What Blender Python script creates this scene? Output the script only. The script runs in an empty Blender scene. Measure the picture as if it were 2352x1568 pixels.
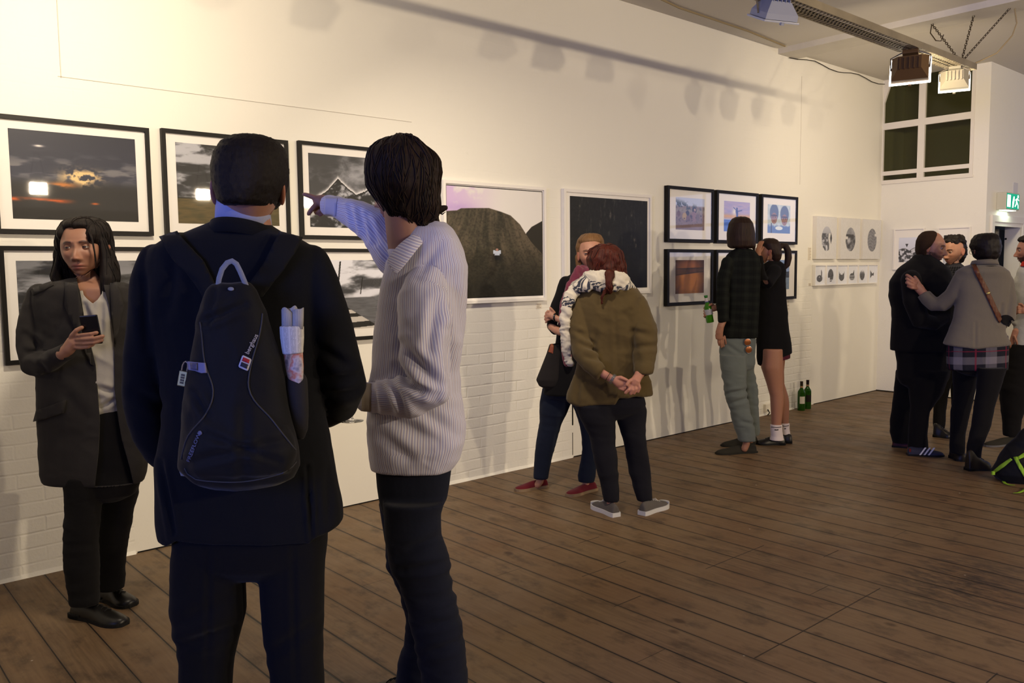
import bpy, bmesh, math, random
import numpy as np
from mathutils import Vector, Matrix
random.seed(7); RNG=np.random.default_rng(7)
W_,H_=2352,1568
# ---------------------------------------------------------------- camera model
F,YAW,PITCH,ROLL=1920.0,.8533,.0856,-.0108
C=np.array([0,-4.65,1.5])
FW=np.array([math.cos(YAW)*math.cos(PITCH),math.sin(YAW)*math.cos(PITCH),-math.sin(PITCH)])
_r=np.array([math.sin(YAW),-math.cos(YAW),0.]);_u=np.cross(_r,FW)
CR=math.cos(ROLL)*_r+math.sin(ROLL)*_u; CU=-math.sin(ROLL)*_r+math.cos(ROLL)*_u
UP=np.array([0,0,1.])
FH=np.array([FW[0],FW[1],0]); FH/=np.linalg.norm(FH); RH=np.array([FH[1],-FH[0],0])
def ray(x,y): return FW+CR*(x-1176)/F-CU*(y-784)/F
def dep(x,y,s): return s/(ray(x,y)@FH)        # s: horizontal distance in front of the camera
def P(x,y,s): return C+dep(x,y,s)*ray(x,y)
def onfloor(x,y,z=0.0):
    d=ray(x,y); return C+d*((z-C[2])/d[2])
def onwall(x,y,yy=0.0):
    d=ray(x,y); return C+d*((yy-C[1])/d[1])
def proj(co):
    d=co-C; z=d@FW; return np.stack([1176+F*(d@CR)/z,784-F*(d@CU)/z,z],-1)
sc=bpy.context.scene; COL=sc.collection
cd=bpy.data.cameras.new('camera'); cam=bpy.data.objects.new('camera',cd); COL.objects.link(cam)
cd.sensor_fit='HORIZONTAL'; cd.sensor_width=36; cd.lens=F/W_*36; cd.clip_start=.05; cd.clip_end=200
M=Matrix.Identity(4)
for i in range(3): M[i][0]=CR[i];M[i][1]=CU[i];M[i][2]=-FW[i];M[i][3]=C[i]
cam.matrix_world=M; sc.camera=cam
sc.view_settings.view_transform='Standard'; sc.view_settings.look='None'; sc.view_settings.gamma=1; sc.view_settings.use_curve_mapping=False
# ---------------------------------------------------------------- materials
def lin(c):
    c=np.asarray(c,float)
    if c.max()>1.001: c=c/255.
    return np.where(c<=.04045,c/12.92,((c+.055)/1.055)**2.4)
MATS={}
class NT:
    def __init__(s,name):
        s.m=bpy.data.materials.new(name); s.m.use_nodes=True; s.t=s.m.node_tree; s.t.nodes.clear()
        s.out=s.n('ShaderNodeOutputMaterial')
    def n(s,typ,props=None,**ins):
        nd=s.t.nodes.new(typ)
        for k,v in (props or {}).items(): setattr(nd,k,v)
        for k,v in ins.items():
            key=int(k[1:]) if k[0]=='_' else k.replace('_',' ')
            s.set(nd.inputs[key],v)
        return nd
    def set(s,inp,v):
        if isinstance(v,bpy.types.NodeSocket): s.t.links.new(v,inp)
        elif isinstance(v,bpy.types.Node): s.t.links.new(v.outputs[0],inp)
        else:
            if hasattr(inp.default_value,'__len__') and not isinstance(v,str):
                v=list(v)
                if len(inp.default_value)==4 and len(v)==3: v=v+[1]
            inp.default_value=v
    def math(s,op,a,b=0.,c=0.,clamp=False):
        nd=s.n('ShaderNodeMath',{'operation':op,'use_clamp':clamp},_0=a,_1=b,_2=c); return nd.outputs[0]
    def mix(s,f,a,b,mode='MIX'):
        nd=s.n('ShaderNodeMix',{'data_type':'RGBA','blend_type':mode},_0=f,_6=a,_7=b); return nd.outputs[2]
    def noise(s,vec,scale,detail=3,rough=.55,dist=0):
        return s.n('ShaderNodeTexNoise',Vector=vec,Scale=scale,Detail=detail,Roughness=rough,Distortion=dist).outputs[0]
    def attr(s,name): return s.n('ShaderNodeAttribute',{'attribute_name':name})
    def ramp(s,f,stops):
        nd=s.n('ShaderNodeValToRGB',_0=f); cr=nd.color_ramp
        while len(cr.elements)<len(stops): cr.elements.new(.5)
        for e,(p,c) in zip(cr.elements,stops): e.position=p; e.color=list(c)+[1] if len(c)==3 else c
        return nd.outputs[0]
    def obj(s,scale=(1,1,1)):
        tc=s.n('ShaderNodeTexCoord'); return s.n('ShaderNodeMapping',Vector=tc.outputs['Object'],Scale=scale).outputs[0]
    def bump(s,h,st=.3,dist=.01,normal=None):
        k=dict(Height=h,Strength=st,Distance=dist)
        if normal is not None: k['Normal']=normal
        return s.n('ShaderNodeBump',**k).outputs[0]
    def bsdf(s,**k):
        b=s.n('ShaderNodeBsdfPrincipled',**k); s.t.links.new(b.outputs[0],s.out.inputs[0]); return b
def mat(name,col,rough=.8,metal=0,spec=.3,noise=0,nscale=300,bump=0,bd=.002,coat=0,sheen=0,var=0):
    if name in MATS: return MATS[name]
    n=NT(name); c=tuple(lin(col)) if max(col)>1 else tuple(col)
    base=c; k={}
    o=n.obj()
    if var: 
        f=n.noise(o,6,4); base=n.mix(f,tuple(x*(1-var) for x in c),tuple(min(1,x*(1+var)) for x in c))
    if noise:
        f2=n.noise(o,nscale,2); base=n.mix(n.math('MULTIPLY',f2,noise),base,tuple(min(1,x*2.2+.01) for x in c))
    if bump: k['Normal']=n.bump(n.noise(o,nscale,3),bump,bd)
    n.bsdf(Base_Color=base,Roughness=rough,Metallic=metal,Specular_IOR_Level=spec,Coat_Weight=coat,Sheen_Weight=sheen,**k)
    MATS[name]=n.m; return n.m
def cloth(name,col,rough=.95,weave=1,sheen=.04,var=.18):
    if name in MATS: return MATS[name]
    n=NT(name); c=tuple(lin(col)); o=n.obj()
    f=n.noise(o,5,5); b1=n.mix(f,tuple(x*(1-var) for x in c),tuple(x*(1+var)+.001 for x in c))
    f2=n.noise(o,420,2); b2=n.mix(n.math('MULTIPLY',f2,.35*weave),b1,tuple(min(1,x*1.9+.006) for x in c))
    h=n.math('ADD',n.math('MULTIPLY',n.noise(o,380,2),.3),n.noise(o,45,3))
    n.bsdf(Base_Color=b2,Roughness=rough,Specular_IOR_Level=.12,Sheen_Weight=sheen,Normal=n.bump(h,.25,.0025))
    MATS[name]=n.m; return n.m
# ---------------------------------------------------------------- numpy noise
def _h(ix,iy,iz,seed):
    n=(ix.astype(np.int64)*374761393+iy.astype(np.int64)*668265263+iz.astype(np.int64)*2147483647+seed*974634777)&0xffffffff
    n=((n^(n>>13))*1274126177)&0xffffffff; n=(n^(n>>16))&0xffff
    return n/65535.
def vnoise(p,seed=0):
    p=np.asarray(p,float); i=np.floor(p); f=p-i; f=f*f*(3-2*f); i=i.astype(np.int64); r=0
    for dx in (0,1):
        for dy in (0,1):
            for dz in (0,1):
                w=(f[...,0] if dx else 1-f[...,0])*(f[...,1] if dy else 1-f[...,1])*(f[...,2] if dz else 1-f[...,2])
                r=r+w*_h(i[...,0]+dx,i[...,1]+dy,i[...,2]+dz,seed)
    return r
def fbm(p,seed=0,o=4,g=.5):
    r=0;a=1;s=0
    for k in range(o): r=r+a*vnoise(np.asarray(p)*2**k,seed+k*17); s+=a; a*=g
    return r/s
def sstep(a,b,x):
    t=np.clip((x-a)/(b-a),0,1); return t*t*(3-2*t)
# ---------------------------------------------------------------- object helpers
def meta(o,label=None,cat=None,group=None,kind=None):
    if label: o['label']=label
    if cat: o['category']=cat
    if group: o['group']=group
    if kind: o['kind']=kind
    return o
def empty(name,loc,label,cat,group=None):
    o=bpy.data.objects.new(name,None); COL.objects.link(o); o.location=loc; o.empty_display_size=.1
    return meta(o,label,cat,group)
def mesh_obj(name,verts,faces,m,parent=None,base=None,smooth=True,attrs=None,cols=None):
    """verts are world coordinates; stored relative to base (or the parent's location)"""
    if base is None:
        base=np.zeros(3); q=parent
        while q is not None: base=base+np.array(q.location); q=q.parent
    v=np.asarray(verts,float)-np.asarray(base)
    me=bpy.data.meshes.new(name)
    if isinstance(faces,np.ndarray):
        nf,k=faces.shape; me.vertices.add(len(v)); me.vertices.foreach_set('co',v.ravel())
        me.loops.add(nf*k); me.loops.foreach_set('vertex_index',faces.astype(np.int32).ravel())
        me.polygons.add(nf); me.polygons.foreach_set('loop_start',np.arange(0,nf*k,k,dtype=np.int32)); me.update(calc_edges=True); me.validate()
    else: me.from_pydata([tuple(a) for a in v],[],[tuple(map(int,f)) for f in faces]); me.update()
    if smooth: me.polygons.foreach_set('use_smooth',[True]*len(me.polygons))
    for k,a in (attrs or {}).items():
        at=me.attributes.new(k,'FLOAT','POINT'); at.data.foreach_set('value',np.asarray(a,np.float32))
    if cols is not None:
        c=np.ones((len(v),4),np.float32); c[:,:3]=cols
        at=me.color_attributes.new('Col','FLOAT_COLOR','POINT'); at.data.foreach_set('color',c.ravel())
    o=bpy.data.objects.new(name,me); COL.objects.link(o)
    if m is not None: me.materials.append(m)
    if parent is not None: o.parent=parent
    elif base is not None: o.location=base
    return o
class MB:
    def __init__(s): s.v=[];s.f=[]
    def add(s,v,f):
        n=len(s.v); s.v+= [tuple(a) for a in v]; s.f+=[tuple(i+n for i in q) for q in f]; return s
    def box(s,a,b,bev=0):
        a=np.minimum(a,b).astype(float) if True else a; b2=np.maximum(a,b)
        (x0,y0,z0),(x1,y1,z1)=a,b2
        if bev<=0:
            v=[(x0,y0,z0),(x1,y0,z0),(x1,y1,z0),(x0,y1,z0),(x0,y0,z1),(x1,y0,z1),(x1,y1,z1),(x0,y1,z1)]
            return s.add(v,[(0,3,2,1),(4,5,6,7),(0,1,5,4),(1,2,6,5),(2,3,7,6),(3,0,4,7)])
        bm=bmesh.new(); bmesh.ops.create_cube(bm,size=1)
        for q in bm.verts: q.co=Vector(((x0+x1)/2+q.co.x*(x1-x0),(y0+y1)/2+q.co.y*(y1-y0),(z0+z1)/2+q.co.z*(z1-z0)))
        bmesh.ops.bevel(bm,geom=bm.edges[:],offset=bev,segments=2,affect='EDGES',profile=.6)
        v=[tuple(q.co) for q in bm.verts]; bm.verts.index_update(); f=[[q.index for q in k.verts] for k in bm.faces]; bm.free()
        return s.add(v,f)
    def obox(s,c,ax,ay,az,bev=0):
        """oriented box: centre, three half-axis vectors"""
        m=MB().box((-1,-1,-1),(1,1,1)) if bev<=0 else None
        if m is None:
            lx,ly,lz=[np.linalg.norm(q) for q in (ax,ay,az)]
            m=MB().box((-lx,-ly,-lz),(lx,ly,lz),bev); sc_=(1/lx,1/ly,1/lz)
        else: sc_=(1,1,1)
        c=np.array(c,float); v=[c+q[0]*sc_[0]*np.array(ax)+q[1]*sc_[1]*np.array(ay)+q[2]*sc_[2]*np.array(az) for q in m.v]
        return s.add(v,m.f)
    def tube(s,pts,r,n=8,closed=False,ell=1.0,cap=True,flat=None):
        pts=[np.array(p,float) for p in pts]; N=len(pts); rs=r if hasattr(r,'__len__') else [r]*N
        rings=[]; a=None
        for i in range(N):
            if closed: t=pts[(i+1)%N]-pts[i-1]
            else: t=pts[min(i+1,N-1)]-pts[max(i-1,0)]
            t=t/(np.linalg.norm(t)+1e-12)
            if flat is not None: a=np.cross(t,flat); 
            elif a is None: a=np.cross(t,(0,0,1) if abs(t[2])<.9 else (1,0,0))
            a=a-t*(a@t); a=a/(np.linalg.norm(a)+1e-12); b=np.cross(t,a)
            rings.append([pts[i]+rs[i]*(a*math.cos(q)+b*ell*math.sin(q)) for q in [2*math.pi*k/n for k in range(n)]])
        v=[p for R in rings for p in R]; f=[]
        for i in range(N if closed else N-1):
            j=(i+1)%N
            for k in range(n): f.append((i*n+k,i*n+(k+1)%n,j*n+(k+1)%n,j*n+k))
        if cap and not closed: f.append(tuple(range(n))[::-1]); f.append(tuple((N-1)*n+k for k in range(n)))
        return s.add(v,f)
    def lathe(s,base,prof,n=24,axis=(0,0,1)):
        """prof: (r,z) along axis from base"""
        ax=np.array(axis,float); ax/=np.linalg.norm(ax); a=np.cross(ax,(0,1,0) if abs(ax[1])<.9 else (1,0,0)); a/=np.linalg.norm(a); b=np.cross(ax,a)
        v=[];f=[]
        for r,z in prof:
            for k in range(n):
                q=2*math.pi*k/n; v.append(np.array(base)+ax*z+r*(a*math.cos(q)+b*math.sin(q)))
        for i in range(len(prof)-1):
            for k in range(n): f.append((i*n+k,i*n+(k+1)%n,(i+1)*n+(k+1)%n,(i+1)*n+k))
        f.append(tuple(range(n))[::-1]); f.append(tuple((len(prof)-1)*n+k for k in range(n)))
        return s.add(v,f)
    def prism(s,pts,d):
        """closed polygon (3D points) extruded by vector d"""
        n=len(pts); p=[np.array(q,float) for q in pts]; v=p+[q+np.array(d) for q in p]
        f=[tuple(range(n))[::-1],tuple(range(n,2*n))]+[(i,(i+1)%n,n+(i+1)%n,n+i) for i in range(n)]
        return s.add(v,f)
    def build(s,name,m,parent=None,base=None,smooth=False,attrs=None):
        if base is None and parent is None: base=np.mean(s.v,0)
        o=mesh_obj(name,s.v,s.f,m,parent,base,smooth)
        if smooth:
            me=o.data; bm=bmesh.new(); bm.from_mesh(me)
            for e in bm.edges:
                if len(e.link_faces)==2 and e.calc_face_angle(0)>math.radians(38): e.smooth=False
            bm.to_mesh(me); bm.free()
        return o
def grow(v,f): return v,f
# ---------------------------------------------------------------- figure modelling
def T(pts,cap=1,p=2.0,n=20):
    """limb: stations (x,y,t,r_px,k)"""
    return dict(kind='T',st=[tuple(q)+(1.0,)*(5-len(q)) for q in pts],cap=cap,p=p,n=n)
def Wd(rows,cap=0,p=2.3,n=32):
    """body seen as rows: (y,xl,xr,t,k)"""
    return dict(kind='W',st=[((a[1]+a[2])/2,a[0],a[3],(a[2]-a[1])/2,a[4] if len(a)>4 else .6) for a in rows],cap=cap,p=p,n=n)
def El(x,y,t,rx,ry,rd):
    """ellipsoid: radii px, depth radius in metres"""
    st=[]
    for i in range(9):
        a=-math.pi/2+math.pi*(i+.5)/9; st.append((x,y-ry*math.sin(a)*-1,t,max(rx*math.cos(a),.5),rd*1.0/(rx*dep(x,y,t)/F)))
    return dict(kind='W',st=st,cap=0,p=2.0,n=28)
def resample(st,mx=26):
    out=[]
    A=np.array(st,float); n=len(A)
    for i in range(n-1):
        d=abs(A[i+1,:2]-A[i,:2]).max(); k=max(1,int(d/mx))
        for j in range(k): 
            u=j/k
            # catmull-rom on centre & radius
            p0,p1,p2,p3=A[max(i-1,0)],A[i],A[i+1],A[min(i+2,n-1)]
            out.append(.5*((2*p1)+(-p0+p2)*u+(2*p0-5*p1+4*p2-p3)*u*u+(-p0+3*p1-3*p2+p3)*u**3) if n>2 else p1+(p2-p1)*u)
    out.append(A[-1]); return np.array(out)
def frames(tb,scale=1.0,grow_m=0.0):
    A=resample(tb['st']); n=len(A)
    c=np.array([P(a[0],a[1],a[2]) for a in A]); r=A[:,3]*np.array([dep(a[0],a[1],a[2]) for a in A])/F*scale+grow_m; r=np.maximum(r,.0015); k=A[:,4]
    tn=np.gradient(c,axis=0) if n>1 else np.array([UP]); tn/=np.linalg.norm(tn,axis=1)[:,None]+1e-12
    if tb['kind']=='W': a=np.tile(CR,(n,1)); fh=np.array([FW[0],FW[1],0]); fh/=np.linalg.norm(fh); b=np.tile(fh,(n,1))
    else:
        a=np.cross(tn,FW); L=np.linalg.norm(a,axis=1)
        for i in range(n):
            if L[i]<.25: a[i]=a[i-1]/np.linalg.norm(a[i-1]) if i and L[i-1]>=.25 else CR
        a=a-tn*np.sum(a*tn,1)[:,None]; a/=np.linalg.norm(a,axis=1)[:,None]+1e-9
        for i in range(1,n):
            if a[i]@a[i-1]<0: a[i]=-a[i]
        b=np.cross(a,tn); b*=np.sign(np.sum(b*FW,1)+1e-9)[:,None]
    return c,a,b,tn,r,r*k
def tube_geo(tb,scale=1.0,grow_m=0.0):
    c,a,b,tn,ra,rb=frames(tb,scale,grow_m); n=tb['n']; th=np.arange(n)/n*2*math.pi-math.pi
    e=2/tb['p']; sx=np.sign(np.sin(th))*abs(np.sin(th))**e; cx=np.sign(np.cos(th))*abs(np.cos(th))**e
    V=[]; rings=[]
    def ring(i,s,off): rings.append(c[i]+tn[i]*off+a[i]*(ra[i]*s)*sx[:,None]-b[i]*(rb[i]*s)*cx[:,None])
    N=len(c)
    if tb['cap'] in (1,2):
        h=min(ra[0],rb[0]); ring(0,.15,-h*.95);ring(0,.5,-h*.84); ring(0,.85,-h*.5)
    for i in range(N): ring(i,1,0)
    if tb['cap'] in (1,3):
        h=min(ra[-1],rb[-1]); ring(N-1,.85,h*.5); ring(N-1,.5,h*.84);ring(N-1,.15,h*.95)
    R=len(rings); V=np.concatenate(rings); f=[]
    for i in range(R-1):
        for k in range(n): f.append((i*n+k,i*n+(k+1)%n,(i+1)*n+(k+1)%n,(i+1)*n+k))
    f.append(tuple(range(n))[::-1]); f.append(tuple((R-1)*n+k for k in range(n)))
    return V,f
def remesh(geos,vox,smooth=2,fac=.5):
    v=[];f=[];n=0
    for V,Fc in geos: v.append(V); f+=[tuple(i+n for i in q) for q in Fc]; n+=len(V)
    me=bpy.data.meshes.new('tmp'); me.from_pydata([tuple(q) for q in np.concatenate(v)],[],f); me.update()
    bm=bmesh.new(); bm.from_mesh(me); bmesh.ops.recalc_face_normals(bm,faces=bm.faces); bm.to_mesh(me); bm.free()
    o=bpy.data.objects.new('tmp',me); COL.objects.link(o)
    m=o.modifiers.new('r','REMESH'); m.mode='VOXEL'; m.voxel_size=vox; m.adaptivity=0
    if smooth: s=o.modifiers.new('s','SMOOTH'); s.factor=fac; s.iterations=smooth
    dg=bpy.context.evaluated_depsgraph_get(); ev=o.evaluated_get(dg); em=ev.to_mesh()
    V=np.empty(len(em.vertices)*3); em.vertices.foreach_get('co',V); V=V.reshape(-1,3).copy()
    k=np.empty(len(em.polygons),np.int32); em.polygons.foreach_get('loop_total',k)
    L=np.empty(len(em.loops),np.int32); em.loops.foreach_get('vertex_index',L)
    if (k==4).all(): Fq=L.reshape(-1,4).copy()
    else:
        Fq=[];s0=0
        for q in k: Fq.append(tuple(L[s0:s0+q])); s0+=q
    ev.to_mesh_clear(); bpy.data.objects.remove(o); bpy.data.meshes.remove(me)
    return V,Fq
def normals(V,Fq):
    Fq=np.asarray([q[:4] if len(q)>=4 else (q[0],q[1],q[2],q[2]) for q in Fq]) if not isinstance(Fq,np.ndarray) else Fq
    n=np.cross(V[Fq[:,2]]-V[Fq[:,0]],V[Fq[:,3]]-V[Fq[:,1]]); N=np.zeros_like(V)
    for k in range(4): np.add.at(N,Fq[:,k],n)
    return N/(np.linalg.norm(N,axis=1)[:,None]+1e-12)
def coords(V,tubes):
    best=np.full(len(V),1e9); U=np.zeros(len(V)); Vv=np.zeros(len(V))
    for tb in tubes:
        c,a,b,tn,ra,rb=frames(tb); L=np.concatenate([[0],np.cumsum(np.linalg.norm(np.diff(c,axis=0),axis=1))]); Rm=(ra.mean()+rb.mean())/2
        for i in range(len(c)-1):
            s=c[i+1]-c[i]; l2=s@s+1e-12; w=np.clip(((V-c[i])@s)/l2,0,1); q=V-(c[i]+w[:,None]*s)
            A=a[i]+w[:,None]*(a[i+1]-a[i]); B=b[i]+w[:,None]*(b[i+1]-b[i]); rA=ra[i]+w*(ra[i+1]-ra[i]); rB=rb[i]+w*(rb[i+1]-rb[i])
            x=np.sum(q*A,1)/rA; y=-np.sum(q*B,1)/rB; z=np.abs(q@tn[i])/np.minimum(rA,rB)
            rho=np.sqrt(x*x+y*y+z*z); m=rho<best
            best[m]=rho[m]; U[m]=(np.arctan2(x,y)*Rm)[m]; Vv[m]=(L[i]+w*math.sqrt(l2))[m]
    return U,Vv
def fold(amp,su,sv,sz,seed,ridge=True,mask=None):
    def f(V,N,U,Vv,px):
        d=V-C; q=np.stack([d@CR*su+fbm(V*3,seed+5,2)*1.2,d@FW*sv,V[:,2]*sz+(d@CR)*su*.35],-1)
        n=fbm(q,seed,3); n=(1-abs(2*n-1)*2) if ridge else (n-.5)*2
        m=1 if mask is None else mask(px)
        return amp*n*m
    return f
def band(y0,y1,s=25): return lambda px: np.exp(-((np.clip(px[:,1],y0,y1)-px[:,1])/s)**2)
def creases(lst):
    """(x0,y0,x1,y1,width_px,amp_m) on the side facing the camera"""
    def f(V,N,U,Vv,px):
        D=np.zeros(len(V)); front=sstep(-.1,.25,-(N@FW))
        for x0,y0,x1,y1,w,am in lst:
            sx,sy=x1-x0,y1-y0; l=sx*sx+sy*sy+1e-9; q=np.clip(((px[:,0]-x0)*sx+(px[:,1]-y0)*sy)/l,0,1)
            dd=np.hypot(px[:,0]-x0-q*sx,px[:,1]-y0-q*sy); e=np.sin(np.pi*np.clip(q,.08,.92))**.5
            side=((px[:,0]-x0)*sy-(px[:,1]-y0)*sx)/math.sqrt(l)
            D-=am*e*np.exp(-(dd/w)**2); D+=am*.7*e*np.exp(-((dd-1.9*w)/w/1.2)**2)
        return D*front
    return f
def streak(amp,fu,fv,seed=3):
    def f(V,N,U,Vv,px):
        q=np.stack([U*fu,Vv*fv,np.zeros(len(V))],-1); return amp*(fbm(q,seed,3)-.5)*2
    return f
def garment(name,tubes,m,parent,vox=.006,smooth=3,disp=(),cuts=None,thick=.005,scale=1,shift=None,hem=None):
    V,Fq=remesh([tube_geo(t,scale) for t in tubes],vox,smooth)
    N=normals(V,Fq)
    if N.mean() is not None and np.sum(N*(V-V.mean(0)))<0: N=-N
    U,Vv=coords(V,tubes); px=proj(V); D=np.zeros(len(V))
    for f in disp: D+=f(V,N,U,Vv,px)
    V=V+N*D[:,None]
    if shift is not None: V=V+shift
    if hem:
        y0,span,pts=hem; w=sstep(y0-span,y0-3,px[:,1]); dy=np.interp(px[:,0],[q[0] for q in pts],[q[1] for q in pts])-y0; V[:,2]-=w*dy*px[:,2]/F
    o=mesh_obj(name,V,Fq,m,parent,attrs={'cu':U,'cv':Vv})
    if cuts: cut(o,cuts,thick)
    return o
def cut(o,polys,thick):
    base=np.zeros(3); q=o
    while q is not None: base=base+np.array(q.location); q=q.parent
    bm=bmesh.new(); bm.from_mesh(o.data)
    for poly in polys:
        poly=[tuple(p) for p in poly]; xs=[p[0] for p in poly]; ys=[p[1] for p in poly]
        bm.faces.ensure_lookup_table()
        def sel():
            cs=np.array([f.calc_center_median() for f in bm.faces])+base; ns=np.array([f.normal for f in bm.faces])
            px=proj(cs); fr=np.sum(ns*(cs-C),1)<0
            return px,fr
        for i in range(len(poly)):
            a,b=poly[i],poly[(i+1)%len(poly)]; r1,r2=ray(*a),ray(*b); no=np.cross(r1,r2); no/=np.linalg.norm(no)
            px,fr=sel(); m=fr&(px[:,0]>min(xs)-12)&(px[:,0]<max(xs)+12)&(px[:,1]>min(ys)-12)&(px[:,1]<max(ys)+12)
            fs=[f for f,k in zip(bm.faces,m) if k]
            if not fs: continue
            g=set(fs)
            for f in fs: g.update(f.edges); g.update(f.verts)
            bmesh.ops.bisect_plane(bm,geom=list(g),dist=1e-5,plane_co=Vector(C-base),plane_no=Vector(no)); bm.faces.ensure_lookup_table()
        px,fr=sel(); ins=np.zeros(len(px),bool); j=len(poly)-1
        for i in range(len(poly)):
            xi,yi=poly[i];xj,yj=poly[j]; c_=((yi>px[:,1])!=(yj>px[:,1]))&(px[:,0]<(xj-xi)*(px[:,1]-yi)/((yj-yi) or 1e-9)+xi); ins^=c_; j=i
        bmesh.ops.delete(bm,geom=[f for f,k in zip(bm.faces,ins&fr) if k],context='FACES')
    bm.to_mesh(o.data); bm.free()
    md=o.modifiers.new('thickness','SOLIDIFY'); md.thickness=thick; md.offset=-1
# ---------------------------------------------------------------- heads
def head(x,y,t,s,yaw=0,pitch=0,roll=0,skin=(.42,.24,.16),lips=(.35,.12,.10),brow=(.03,.02,.015),nose=1.0,jaw=1.0,beard=0,stubble=0,beardcol=(.03,.02,.018),gaze=0,eyes=True,wide=1.0,socket=1.0,dark=(.02,.012,.01)):
    """x,y,t: centre between the ears at eye height; s: half head height in px. returns verts,faces,cols, eye centres, frame"""
    sm=s*dep(x,y,t)/F/.118
    nu,nv=150,110
    th=(np.arange(nu)/nu*2-1); th=math.pi*(th-.42*np.sin(math.pi*th)/math.pi*1.0)   # denser in front (th=0)
    ph=np.linspace(-math.pi/2+.02,math.pi/2-.02,nv)
    TH,PH=np.meshgrid(th,ph); dx=np.cos(PH)*np.cos(TH);dy=np.cos(PH)*np.sin(TH);dz=np.sin(PH)
    fr=np.clip(dx,0,1); bk=np.clip(-dx,0,1)
    sg=lambda v,p: np.sign(v)*abs(v)**p
    X=np.where(dx>0,.092,.105)*sg(dx,.86); Y=.0745*wide*sg(dy,.92); Z=np.where(dz>0,.112,.118)*dz+.002
    # jaw taper, face plane
    k=sstep(.0,-.115,Z); Y*=1-(.40/jaw)*k**1.35; X-=np.where(dx<0,-.050*k**1.2,0)*1.0
    X+=.010*k*fr                                    # chin forward
    X-=.012*sstep(.03,.10,Z)*fr                      # forehead slopes
    X=np.where(dx>0,np.minimum(X,.0905+.000*Z),X)
    g=lambda y0,z0,sy,sz: np.exp(-((Y-y0)/sy)**2-((Z-z0)/sz)**2)*(dx>0)
    R=np.zeros_like(X)
    for q in (-1,1):
        R-=.0125*socket*g(q*.031,-.001,.0165,.0115); R+=.0055*g(q*.030,.019,.022,.0065); R+=.005*g(q*.044,-.030,.017,.014)
        R+=.0095*nose*g(q*.0125,-.047,.0065,.0065); R-=.004*g(q*.047,-.065,.014,.022); R-=.002*g(q*.0065,-.0535,.004,.0025)
        R-=.0045*g(q*.052,.030,.010,.02)
    br=sstep(.012,-.044,Z)*(1-sstep(-.0475,-.056,Z)); wy=.0078+.0055*sstep(.0,-.045,Z)
    R+=nose*(.005*g(0,.008,.007,.012)+(.0035+.0225*br)*br**.3*np.exp(-(Y/wy)**2)*(dx>0)*(Z<.012))
    R+=.0055*g(0,-.0695,.021,.0050)+.0065*g(0,-.0815,.0185,.0055)-.0050*g(0,-.0757,.024,.0016)+.003*g(0,-.075,.032,.018)
    R-=.0035*g(0,-.0905,.020,.0045)+.0018*g(0,-.061,.0035,.007); R+=.0085*g(0,-.104,.020,.0125)
    X=X+R; Z=Z+.036*sstep(-.075,-.112,Z)*(1-sstep(.0,.060,X))
    col=np.tile(np.array(skin),X.shape+(1,))
    def blend(m,c): nonlocal col; col=col*(1-m[...,None])+np.array(c)*m[...,None]
    for q in (-1,1): blend(.30*g(q*.042,-.035,.02,.018),(skin[0]*1.08,skin[1]*.72,skin[2]*.68)); 
    blend(.25*g(0,-.045,.018,.012),(skin[0]*1.05,skin[1]*.75,skin[2]*.7))
    blend(np.clip(1.25*(g(0,-.0700,.022,.0045)+g(0,-.0808,.019,.005)),0,.9),lips); blend(np.clip(g(0,-.0757,.023,.0014),0,.9),dark)
    for q in (-1,1):
        blend(.35*g(q*.031,-.001,.018,.011),tuple(a*.55 for a in skin))
        arch=.0165+.0035*np.sin(np.clip((abs(Y)-.014)/.032,0,1)*math.pi)
        blend(np.clip(1.7*np.exp(-((Z-arch)/.0036)**2)*sstep(.012,.017,abs(Y))*(1-sstep(.044,.052,abs(Y)))*(dx>0),0,.95)*(np.sign(Y)==q),brow)
        blend(np.clip(1.2*g(q*.0068,-.0545,.0042,.0025),0,.85),dark)
    if beard or stubble:
        bm_=np.clip(sstep(-.045,-.062,Z-.02*sstep(.04,.07,abs(Y)))*(1-sstep(.0,.018,-X+.012)),0,1)
        bm_=np.clip(bm_-.9*g(0,-.0755,.02,.008)*1.0-.5*g(0,-.062,.012,.004),0,1)
        blend(bm_*max(beard,stubble),beardcol)
        if beard: X=X+.009*beard*bm_*(fbm(np.stack([X,Y,Z],-1)*260,3,2)); Y=Y*(1+.07*beard*bm_)
    v=np.stack([X,Y,Z],-1).reshape(-1,3); nv_=nv; f=[]
    idx=np.arange(nu*nv).reshape(nv,nu); a=idx[:-1]; b=np.roll(idx,-1,1)[:-1]; c_=np.roll(idx,-1,1)[1:]; d=idx[1:]
    f=np.stack([a,b,c_,d],-1).reshape(-1,4).tolist(); f.append(list(idx[0])[::-1]); f.append(list(idx[-1]))
    col=col.reshape(-1,3); v=v.tolist(); cl=col.tolist()
    # ears
    for q in (-1,1):
        n0=len(v); nu2,nv2=16,12
        for i in range(nv2):
            for j in range(nu2):
                p1=-math.pi/2+math.pi*(i+.5)/nv2; t1=2*math.pi*j/nu2
                ex=.017*math.cos(p1)*math.cos(t1); ez=.031*math.sin(p1); ey=.0085*math.cos(p1)*math.sin(t1)
                hollow=math.exp(-(ex/.008)**2-((ez-.004)/.016)**2)*(.007 if q*math.sin(t1)>0 else 0)
                ex2=ex*(1.0+.25*math.sin(p1)); 
                v.append([-.010+ex2-.004*math.sin(p1),q*(.0755*wide+.004-hollow)+ey+q*(-.35*(ex2)),-.012+ez]); cl.append([skin[0]*.95,skin[1]*.72,skin[2]*.66])
        for i in range(nv2-1):
            for j in range(nu2): f.append([n0+i*nu2+j,n0+i*nu2+(j+1)%nu2,n0+(i+1)*nu2+(j+1)%nu2,n0+(i+1)*nu2+j])
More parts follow.
